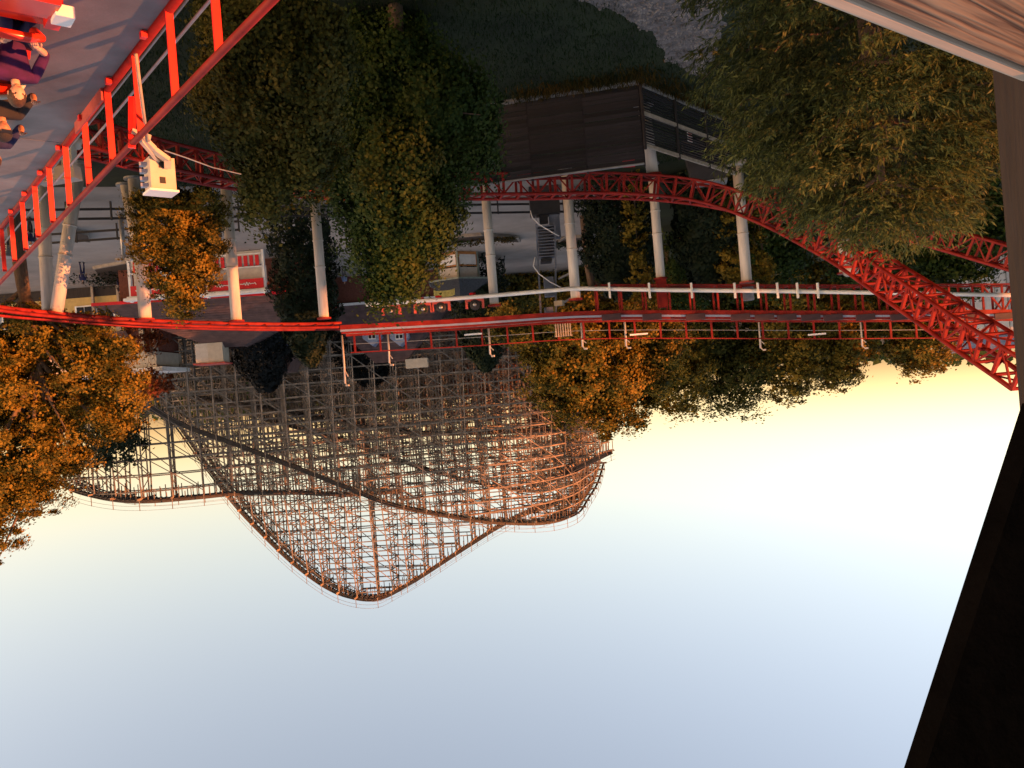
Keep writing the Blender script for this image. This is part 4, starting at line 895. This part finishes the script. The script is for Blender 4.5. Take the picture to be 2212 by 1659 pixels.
# ================================================================== WOODEN COASTER
WC = thing('wooden_coaster', 'huge grey timber lattice roller coaster with a tall hump against the sky', 'roller coaster', (0, 100, 0))
def wood_run(label, ctrl, lev=1.65, bsp=2.7, batter=.13, rail=True, dropto=0.0, th=.15, ties=True, seed=0, brace_dir=1, mw='wood', half=1.15):
    pts = spline(ctrl, .675); step = max(1, round(bsp / .675)); rnd = random.Random(seed)
    r = link('track_run', None, WC, label); r.matrix_parent_inverse = INV[WC.name]; r.empty_display_size = .3
    def part(mb, nm, m_=mw): return link(nm, mb.mesh(nm, m_), r)
    bents = []
    for i in range(0, len(pts), step):
        p = pts[i]; t, s, u = frame_at(pts, i); s = Vector((s.x, s.y, 0)).normalized(); H = p.z - .35
        if H < 2: continue
        mb = MB(); L = lambda sx, z, p=p, s=s, H=H: Vector((p.x, p.y, 0)) + s * sx * (half + (H - z) * batter) + Vector((0, 0, z))
        I = lambda sx, z, p=p, s=s: Vector((p.x, p.y, z)) + s * sx * (half * .55)
        for sx in (-1, 1):
            mb.beam(L(sx, dropto), L(sx, H), th, th * .85); mb.beam(I(sx, dropto), I(sx, H), th * .9)
            if H > 9: m0 = lambda z: (L(sx, z) + I(sx, z)) / 2; mb.beam(m0(dropto), m0(H * .72), th * .8)
        z = dropto + lev * .6; k = i // step
        while z < H - .5:
            mb.beam(L(-1, z), L(1, z), .07, .15)
            if z + lev < H:
                if k % 2: mb.beam(L(-1, z), L(1, z + lev), .05, .11)
                else: mb.beam(L(1, z), L(-1, z + lev), .05, .11)
            z += lev; k += 1
        mb.beam(Vector((p.x, p.y, H)) - s * (half + 1.0), Vector((p.x, p.y, H)) + s * (half + 1.0), .10, .26)
        part(mb, 'bent'); bents.append((p, s, H, L, I))
    # longitudinal ledgers at each level, outside and inside
    for sx in (-1, 1):
        z = dropto + lev * .6
        while z < max(b[2] for b in bents) - .4:
            mb = MB()
            for b0, b1 in zip(bents[:-1], bents[1:]):
                if b0[2] > z and b1[2] > z:
                    a_, c_ = b0[3](sx * 1.0, z), b1[3](sx * 1.0, z); dd = (c_ - a_) * .03; mb.beam(a_ - dd, c_ + dd, .07, .14)
                    if sx > 0 and int(z / lev) % 2: mb.beam(b0[4](-1, z), b1[4](-1, z), .06, .12)
                elif mb.v: part(mb, 'ledger'); mb = MB()
            if mb.v: part(mb, 'ledger')
            z += lev
        # long raking braces
        n = len(bents); st_ = 2
        for k in range(-n, n, st_):
            mb = MB(); z = dropto + .5; j = k if k >= 0 else 0; z += 0 if k >= 0 else -k * lev * .85; up_ = brace_dir
            seq = range(j, n - 1) if up_ > 0 else range(n - 1 - j, 0, -1)
            for q_ in seq:
                b0, b1 = bents[q_], bents[q_ + up_]; z1 = z + lev * .85 * 1.6
                if b1[2] < z1 or b0[2] < z: break
                mb.beam(b0[3](sx * 1.02, z), b1[3](sx * 1.02, z1), .045, .10); z = z1
            if mb.v: part(mb, 'raking_brace')
    # track: laminated beams, ties, stub posts, handrail
    for sx in (-1, 1):
        mb = MB(); path = [p + Vector((frame_at(pts, i)[1].x, frame_at(pts, i)[1].y, 0)) * sx * .75 for i, p in enumerate(pts)]
        for a_, c_ in zip(path[:-1], path[1:]): mb.beam(a_, c_, .24, .48)
        part(mb, 'track_beam', 'woodt')
    tie = MB(); stub = MB(); hp = MB(); hr = MB(); pr = None
    for i, p in enumerate(pts):
        t, s, u = frame_at(pts, i); s = Vector((s.x, s.y, 0)).normalized()
        tie.beam(p - s * 1.35 - Vector((0, 0, .22)), p + s * 1.35 - Vector((0, 0, .22)), .14, .12)
        for sx in (-1, 1): stub.beam(p + s * sx * 1.1 - Vector((0, 0, .2)), p + s * sx * 1.1 - Vector((0, 0, 1.0 + .4 * (i % 3))), .09)
        cur = [p + s * sx * 1.75 + Vector((0, 0, z)) for sx in (-1, 1) for z in (.45, .95)]
        if i % step == 0:
            for sx in (-1, 1): hp.beam(p + s * sx * 1.75 - Vector((0, 0, .3)), p + s * sx * 1.75 + Vector((0, 0, 1.0)), .07)
        if pr:
            for a_, c_ in zip(pr, cur): hr.beam(a_, c_, .03)
            for sx in (-1, 1): tie.beam(pts[i - 1] + Vector((s.x, s.y, 0)) * sx * 1.6 - Vector((0, 0, .12)), p + Vector((s.x, s.y, 0)) * sx * 1.6 - Vector((0, 0, .12)), .32, .05)
        pr = cur
    o = part(tie, 'ties', 'woodt'); o['kind'] = 'stuff'; o = part(stub, 'stub_posts'); o['kind'] = 'stuff'
    if rail: o = part(hp, 'handrail_posts'); o['kind'] = 'stuff'; o = part(hr, 'handrail_wires'); o['kind'] = 'stuff'
RA = [P(x, y, d) for x, y, d in ((255, 845, 80), (310, 872, 82), (400, 920, 84), (520, 964, 86), (650, 1014, 88), (750, 1054, 90), (850, 1091, 92), (1000, 1119, 95), (1090, 1128, 97), (1170, 1128, 100), (1222, 1112, 105), (1246, 1080, 111), (1268, 1045, 118), (1283, 1000, 126))]
RB = [P(x, y, d) for x, y, d in ((1250, 1070, 112), (1170, 1095, 111), (1090, 1130, 111), (1000, 1186, 112), (900, 1251, 113), (840, 1284, 114), (790, 1292, 114), (720, 1270, 115), (640, 1213, 116), (560, 1135, 117), (500, 1066, 118), (440, 985, 119), (400, 925, 120), (350, 860, 122))]
RC = [P(x, y, d) for x, y, d in ((150, 1042, 104), (195, 1064, 102), (260, 1078, 100), (330, 1081, 99), (430, 1073, 100), (520, 1065, 102), (640, 1064, 105), (760, 1068, 108), (870, 1060, 112))]
RD = [P(x, y, d) for x, y, d in ((1160, 1050, 108), (1215, 1028, 105), (1270, 1000, 102), (1325, 974, 100))]
RE = [P(x, y, d) for x, y, d in ((1240, 920, 103), (1100, 932, 103), (950, 936, 104), (850, 930, 105), (700, 905, 107), (560, 880, 109), (420, 860, 112))]
RF = [P(x, y, d) for x, y, d in ((1262, 1040, 124), (1150, 1060, 122), (1020, 1040, 120), (880, 1000, 119), (720, 945, 119), (560, 900, 121))]
wood_run('front run climbing from behind the snack stand to the left-hand turn', RA, seed=1, lev=1.4, th=.135)
wood_run('tall hump of the far run', RB, seed=2, lev=1.45, bsp=2.4, brace_dir=-1, th=.16)
wood_run('flat curved run standing out dark against the sky', RC, seed=3, lev=1.9, bsp=3.2, batter=.06)
wood_run('short falling run ending beside the golden tree', RD, seed=4, bsp=2.0)
wood_run('low run in the middle of the lattice', RE, seed=5, lev=1.4, bsp=2.1, th=.13)
wood_run('rear run inside the lattice', RF, seed=6, lev=1.4, bsp=2.1, th=.13, brace_dir=-1, rail=False)

# ================================================================== TREES
def T(name, label, pxc, pytop, pxw, d, leafm, ls, ncl, per, seed, lobes=None, low=.35, **kw):
    """a tree whose crown is about pxw wide with its top at pytop; lobes fill the crown"""
    top = P(pxc, pytop, d); H = top.z; R = pxw / 2 / FPX * d; rnd = random.Random(seed); base = Vector((top.x, d, 0))
    if lobes is None:
        lobes = [R_(0, 0, H - R * .75, R * .62, R * .62, R * .7)]; zlow = H * low
        for k in range(9):
            a = k * 2.4; z = zlow + (H - R * .6 - zlow) * (k / 9); rr = R * (.62 - .25 * k / 9); lobes.append(R_(math.cos(a) * rr, math.sin(a) * rr, z, R * .48, R * .48, R * .42))
    return tree(name, label, base, lobes, leafm, ls, ncl, per, R * .22, seed, **kw)
def L_(d, base, *pl):
    """lobes given as photograph circles: (px, py, radius_px, depth offset)"""
    out = []
    for px, py, r, dy in pl:
        q = P(px, py, d + dy) - Vector(base); rr = r / FPX * d; out.append((q.x, q.y, q.z, rr, rr * 1.0, rr))
    return out
# big olive maple at the near right
b0 = (P(600, 300, 19).x, 19, 0)
tree('maple_tree', 'near olive green maple hiding the lower truss beside the railing', b0, L_(19, b0, (640, 60, 90, .5), (560, 120, 100, -.5), (490, 190, 70, .3), (640, 200, 95, -.4), (560, 270, 95, .2), (660, 330, 75, 0), (545, 300, 62, .6), (590, 390, 62, .4), (700, 120, 70, .8), (520, 50, 90, .4), (560, 440, 40, .3)), 'leaf_olive', .10, 1300, 100, .28, 11, trunk=.2, shell=.45, flat=1.6)
b0 = (P(880, 350, 26).x, 26, 0)
tree('drooping_tree', 'big dark green drooping tree in the middle of the lawn', b0, L_(26, b0, (880, 200, 110, 0), (790, 280, 100, .5), (960, 250, 100, -.5), (1010, 330, 70, .3), (860, 380, 110, -.6), (760, 410, 70, .4), (900, 480, 90, 0), (820, 520, 75, .6), (930, 425, 65, .3), (860, 590, 55, .2), (820, 630, 32, 0), (1020, 240, 60, 0), (780, 150, 90, 1), (905, 560, 45, .3), (800, 80, 70, 1), (870, 90, 70, 1)), 'leaf_green', .12, 1500, 95, .36, 12, trunk=.25, shell=.5, flat=1.9)
b0 = (P(380, 560, 38).x, 38, 0)
tree('small_golden_tree', 'small tree with sunlit golden leaves before the snack stand', b0, L_(38, b0, (360, 470, 60, 0), (430, 450, 55, .5), (330, 530, 45, 0), (400, 540, 52, .4), (425, 590, 38, 0), (370, 600, 50, .3), (400, 650, 36, 0), (450, 520, 40, .2), (320, 450, 35, 0)), 'leaf_gold', .12, 640, 85, .40, 13, trunk=.16)
b0 = (P(60, 900, 44).x, 44, 0)
tree('orange_tree', 'large sunlit orange leaved tree at the right with visible limbs', b0, L_(44, b0, (60, 742, 78, 0), (170, 738, 66, .5), (-30, 820, 110, 0), (90, 850, 100, 1), (200, 810, 85, .4), (270, 850, 50, 0), (250, 780, 55, 0), (30, 960, 100, 0), (130, 960, 75, .3), (250, 910, 42, 0), (-40, 1080, 100, 0), (50, 1060, 75, .3), (130, 1010, 50, 0), (-20, 1170, 48, 0), (215, 715, 42, -.4)), 'leaf_gold', .155, 950, 140, .62, 14, trunk=.42, shell=.35, nb=40)
b0 = (P(1290, 800, 62).x, 62, 0)
tree('golden_tree', 'tall golden tree standing before the left end of the wooden coaster', b0, L_(62, b0, (1240, 720, 90, 0), (1340, 710, 80, .5), (1160, 740, 60, 0), (1290, 790, 100, 0), (1390, 740, 60, .4), (1200, 810, 70, 0), (1330, 840, 70, 0), (1250, 870, 60, 0), (1310, 905, 40, 0), (1430, 720, 40, 0), (1120, 700, 50, 0), (1440, 770, 50, 1), (1410, 830, 45, 0), (1360, 890, 42, 0)), 'leaf_gold', .22, 850, 120, .8, 15, trunk=.4, shell=.4)
for i, (nm, lb, px, py, w_, d, lm) in enumerate((
    ('dark_tree', 'dark green tree just left of the tall golden tree', 1470, 905, 200, 80, 'leaf_gold'), ('dark_tree', 'dark broad tree with an orange lit top left of centre', 1590, 905, 220, 84, 'leaf_olive'),
    ('dark_tree', 'loose tree with sky showing through below the bar light', 1710, 870, 200, 82, 'leaf_gold'), ('dark_tree', 'small rounded tree at the left end of the dark group', 1810, 850, 150, 84, 'leaf_gold'),
    ('dark_tree', 'low bushy tree in the gap before the far left tree', 1890, 775, 150, 90, 'leaf_gold'), ('dark_tree', 'golden tree with a dark tip beside the crossing truss', 2000, 818, 170, 86, 'leaf_gold'),
    ('dark_tree', 'green tree behind the launch track under the thick column', 1660, 660, 220, 62, 'leaf_green'), ('dark_tree', 'dark tree behind the lower truss at the left edge', 2080, 640, 240, 52, 'leaf_green'),
    ('dark_tree', 'dark undergrowth tree behind the thick white column', 1900, 640, 200, 58, 'leaf_green'))):
    T(nm, lb, px, py, w_, d, lm, .30 if d > 70 else .25, 620, 46, 20 + i, group='trees along the left horizon', low=.2, trunk=.25)
for i, (px, py, w_, lb) in enumerate(((450, 860, 230, 'dark tree behind the right end of the coaster lattice'), (620, 900, 240, 'dark tree behind the lattice above the blackish spruce'), (780, 880, 220, 'dark tree behind the lattice above the dormer roof'), (920, 905, 230, 'dark tree behind the middle of the lattice'), (1070, 885, 220, 'rusty lit tree behind the lattice beside the golden tree'), (1200, 900, 200, 'dark tree behind the left bend of the lattice'))):
    T('background_tree', lb, px, py, w_, 140, 'leaf_rust' if i == 4 else 'leaf_green', .55, 420, 34, 120 + i, group='trees behind the wooden coaster', low=.2, trunk=.3)
# columnar evergreens
def columnar(name, label, px, py, w_, pyb, d, lm, n, seed, group=None, ls=.30):
    top = P(px, py, d); H = top.z; R = w_ / 2 / FPX * d; rng = np.random.default_rng(seed); c = thing(name, label, 'tree', (top.x, d, 0), 0, group, local=True)
    z = H * rng.random(n) ** .8; prof = np.clip(np.minimum(1, (1.02 - z / H) * 2.6) ** .6, 0, 1); a = rng.uniform(0, 2 * math.pi, n)
    lump = 1 + .16 * np.sin(a * 3 + z * 1.7) + .12 * np.sin(a * 5 - z * 2.9); r = R * prof * lump * (1 - .35 * rng.random(n) ** 2)
    pts = np.c_[np.cos(a) * r, np.sin(a) * r, z + rng.normal(0, .1, n)]; nr = np.c_[np.cos(a), np.sin(a), np.full(n, .5)]
    link('crown', leaves_mesh('crown', pts, nr, ls, lm, rng, .45), c); MB().tube([(0, 0, 0), (0, 0, H * .9)], [.16, .03], 8).build('trunk', 'bark', c, smooth=True)
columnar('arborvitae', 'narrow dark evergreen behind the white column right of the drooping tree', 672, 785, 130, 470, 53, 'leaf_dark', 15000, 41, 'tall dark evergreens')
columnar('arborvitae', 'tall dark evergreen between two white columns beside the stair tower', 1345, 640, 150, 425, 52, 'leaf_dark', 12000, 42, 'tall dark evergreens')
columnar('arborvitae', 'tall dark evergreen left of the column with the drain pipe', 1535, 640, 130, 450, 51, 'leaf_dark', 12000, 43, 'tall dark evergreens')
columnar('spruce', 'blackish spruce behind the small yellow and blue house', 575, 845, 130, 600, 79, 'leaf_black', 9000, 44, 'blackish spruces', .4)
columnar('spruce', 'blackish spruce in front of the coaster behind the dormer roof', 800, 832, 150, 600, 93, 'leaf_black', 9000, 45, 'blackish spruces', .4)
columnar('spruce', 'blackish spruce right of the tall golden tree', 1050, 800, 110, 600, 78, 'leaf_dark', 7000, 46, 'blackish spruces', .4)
# golden climbers / shrubs
def shrub(label, px, py, rx, rz_, d, lm, n, seed, ls=.2):
    q = P(px, py, d); R = rx / FPX * d; Rz = rz_ / FPX * d; H = q.z
    tree('shrub', label, (q.x, d, 0), [R_(0, 0, H, R, R, Rz), R_(R * .3, 0, H * .6, R * .9, R * .9, Rz * .8), R_(-R * .2, .2, H * .3, R, R, max(Rz * .6, H * .3))], lm, ls, n, 24, R * .35, seed, cat='shrub', trunk=.06, nb=6)
shrub('sunlit golden shrub beside the column with the drain pipe', 1383, 600, 26, 50, 49.5, 'leaf_gold', 160, 51)
shrub('sunlit golden shrub beside the column with the grey box', 1580, 580, 30, 60, 49.6, 'leaf_gold', 200, 52)
shrub('golden shrub left of the column with the grey box', 1650, 585, 24, 50, 50, 'leaf_gold', 150, 53)
shrub('green and rust shrub at the foot of the stair tower', 1175, 640, 95, 55, 96, 'leaf_gold', 420, 54, .34)
shrub('dark shrub below the launch track beside the kiosk', 1110, 660, 60, 35, 94, 'leaf_olive', 260, 55, .34)
shrub('low green shrub left of the stair tower', 1262, 650, 45, 40, 92, 'leaf_olive', 220, 56, .34)
shrub('dark shrub beside the kiosk on the plaza', 1085, 650, 30, 30, 96, 'leaf_dark', 120, 57, .26)
shrub('green clump under the launch track at the left', 1480, 650, 60, 30, 70, 'leaf_green', 200, 58, .24)
shrub('rusty bush below the curved dark coaster run', 330, 830, 40, 30, 76, 'leaf_rust', 160, 59, .3)
shrub('dark tree clump below the right end of the curved run', 240, 950, 60, 60, 95, 'leaf_dark', 220, 60, .5)
shrub('sunlit rusty bush under the middle of the coaster', 1000, 850, 120, 60, 128, 'leaf_rust', 300, 61, .5)

# big feathery cedar near left
def cedar():
    d = 13.0; base = Vector((P(1900, 300, d).x, d, 0)); rng = np.random.default_rng(77); rnd = random.Random(77)
    c = thing('cedar_tree', 'large feathery cedar filling the near left corner', 'tree', base, 0, local=True)
    top = P(1900, 520, d).z; mb = MB(); mb.tube([(0, 0, 0), (.1, 0, 4), (0, .1, 8), (0, 0, top - .5)], [.28, .22, .12, .03], 10); mb.build('trunk', 'bark', c, smooth=True)
    # outline by height: half widths to each side (upright left / right), metres
    def half(z):
        return np.interp(z, [0, 2, 5, 7, 8.5, 9.6, top], [3.5, 3.6, 3.2, 2.9, 2.5, 1.8, .5])
    lim = MB(); cen = []; dirs = []
    for k in range(470):
        z = 1.0 + (top - 1.2) * rnd.random() ** .85; a = rnd.uniform(0, 2 * math.pi); L = half(z) * rnd.uniform(.72, 1.04); h = Vector((math.cos(a), math.sin(a), 0))
        p0 = Vector((0, 0, max(.5, z - L * .25))); p1 = h * L * .5 + Vector((0, 0, z - .05)); p2 = h * L * .85 + Vector((0, 0, z + .02)); p3 = h * L * 1.02 + Vector((0, 0, z + .35))
        br = spline([p0, p1, p2, p3], .16)
        if k % 3 == 0: lim.tube([p0, p1, p2, p3], [.035, .022, .012, .005], 5, caps=False)
        side = h.cross(Vector((0, 0, 1))); n = len(br)
        for i, q in enumerate(br[n // 3:]):
            f_ = i / max(1, n - n // 3)
            for _ in range(7):     # plumes rising from the limb, each a run of small sprays
                o_ = side * rnd.gauss(0, .30 * (1 - f_ * .4)); L2 = rnd.uniform(.22, .55); up = (h * rnd.uniform(.1, .9) + side * rnd.gauss(0, .35) + Vector((0, 0, rnd.uniform(.15, 1.0)))).normalized()
                for j in range(9):
                    cen.append(q + o_ + up * (L2 * j / 9) + Vector((0, 0, -.12 * (j / 9) ** 2))); dirs.append(up + Vector((rnd.gauss(0, .45), rnd.gauss(0, .45), rnd.gauss(0, .3))))
    lim.build('limb', 'bark', c, smooth=True)
    cen = np.array(cen); dr_ = np.array(dirs); dr_ /= np.linalg.norm(dr_, axis=1, keepdims=True); n = len(cen)
    s = rng.uniform(.05, .11, (n, 1)); r = rng.normal(0, 1, (n, 3)); b = np.cross(dr_, r); b /= np.linalg.norm(b, axis=1, keepdims=True); v = np.empty((n, 4, 3))
    v[:, 0] = cen; v[:, 1] = cen + dr_ * s * .5 + b * s * .15; v[:, 2] = cen + dr_ * s * 1.3; v[:, 3] = cen + dr_ * s * .5 - b * s * .15
    link('crown', quads('crown', v.reshape(-1, 3), n, 'leaf_cedar'), c); print('cedar leaves', n)
cedar()

# tree belt added outside the view only to shade the lower ground
rng = np.random.default_rng(99)
lob = [R_(0, 0, 10.5, 4.2, 4.2, 3.2)] + [R_(2.8 * math.cos(k), 2.8 * math.sin(k), 5.5 + k * .7, 3.2, 3.2, 2.6) for k in range(7)]
proto = tree('added_shade_tree', 'unseen tree of the belt added to cast shade', (-98, -60, 0), lob, 'leaf_olive', 1.0, 420, 16, 1.3, 98, group='unseen tree belt added to cast shade', trunk=.4)
for k in range(26):
    o = proto if k == 0 else copy_tree(proto); y = -60 + k * 7.6 + rng.uniform(-1, 1); s = rng.uniform(1.0, 1.38) * (1.3 if y < 20 else 1) if y > -2 else rng.uniform(1.24, 1.36)
    o.location = (-100 + rng.uniform(-2, 2) - (8 if y > 120 else 0), y, 0); o.rotation_euler = (0, 0, rng.uniform(0, 6)); o.scale = (1, 1, s)
for k in range(4):  # oversized trees added out of view to shade the coaster's front run
    o = copy_tree(proto); o.location = (-68 - 3 * (k % 2), 45 + k * 5.3, 0); o.rotation_euler = (0, 0, k * 1.3); o.scale = (1.2, 1.15, 2.35)
    o['label'] = 'unseen giant tree added for shade, ' + ('nearest the camera', 'second from the camera', 'third from the camera', 'farthest from the camera')[k]; o['group'] = 'unseen giant trees added for shade'
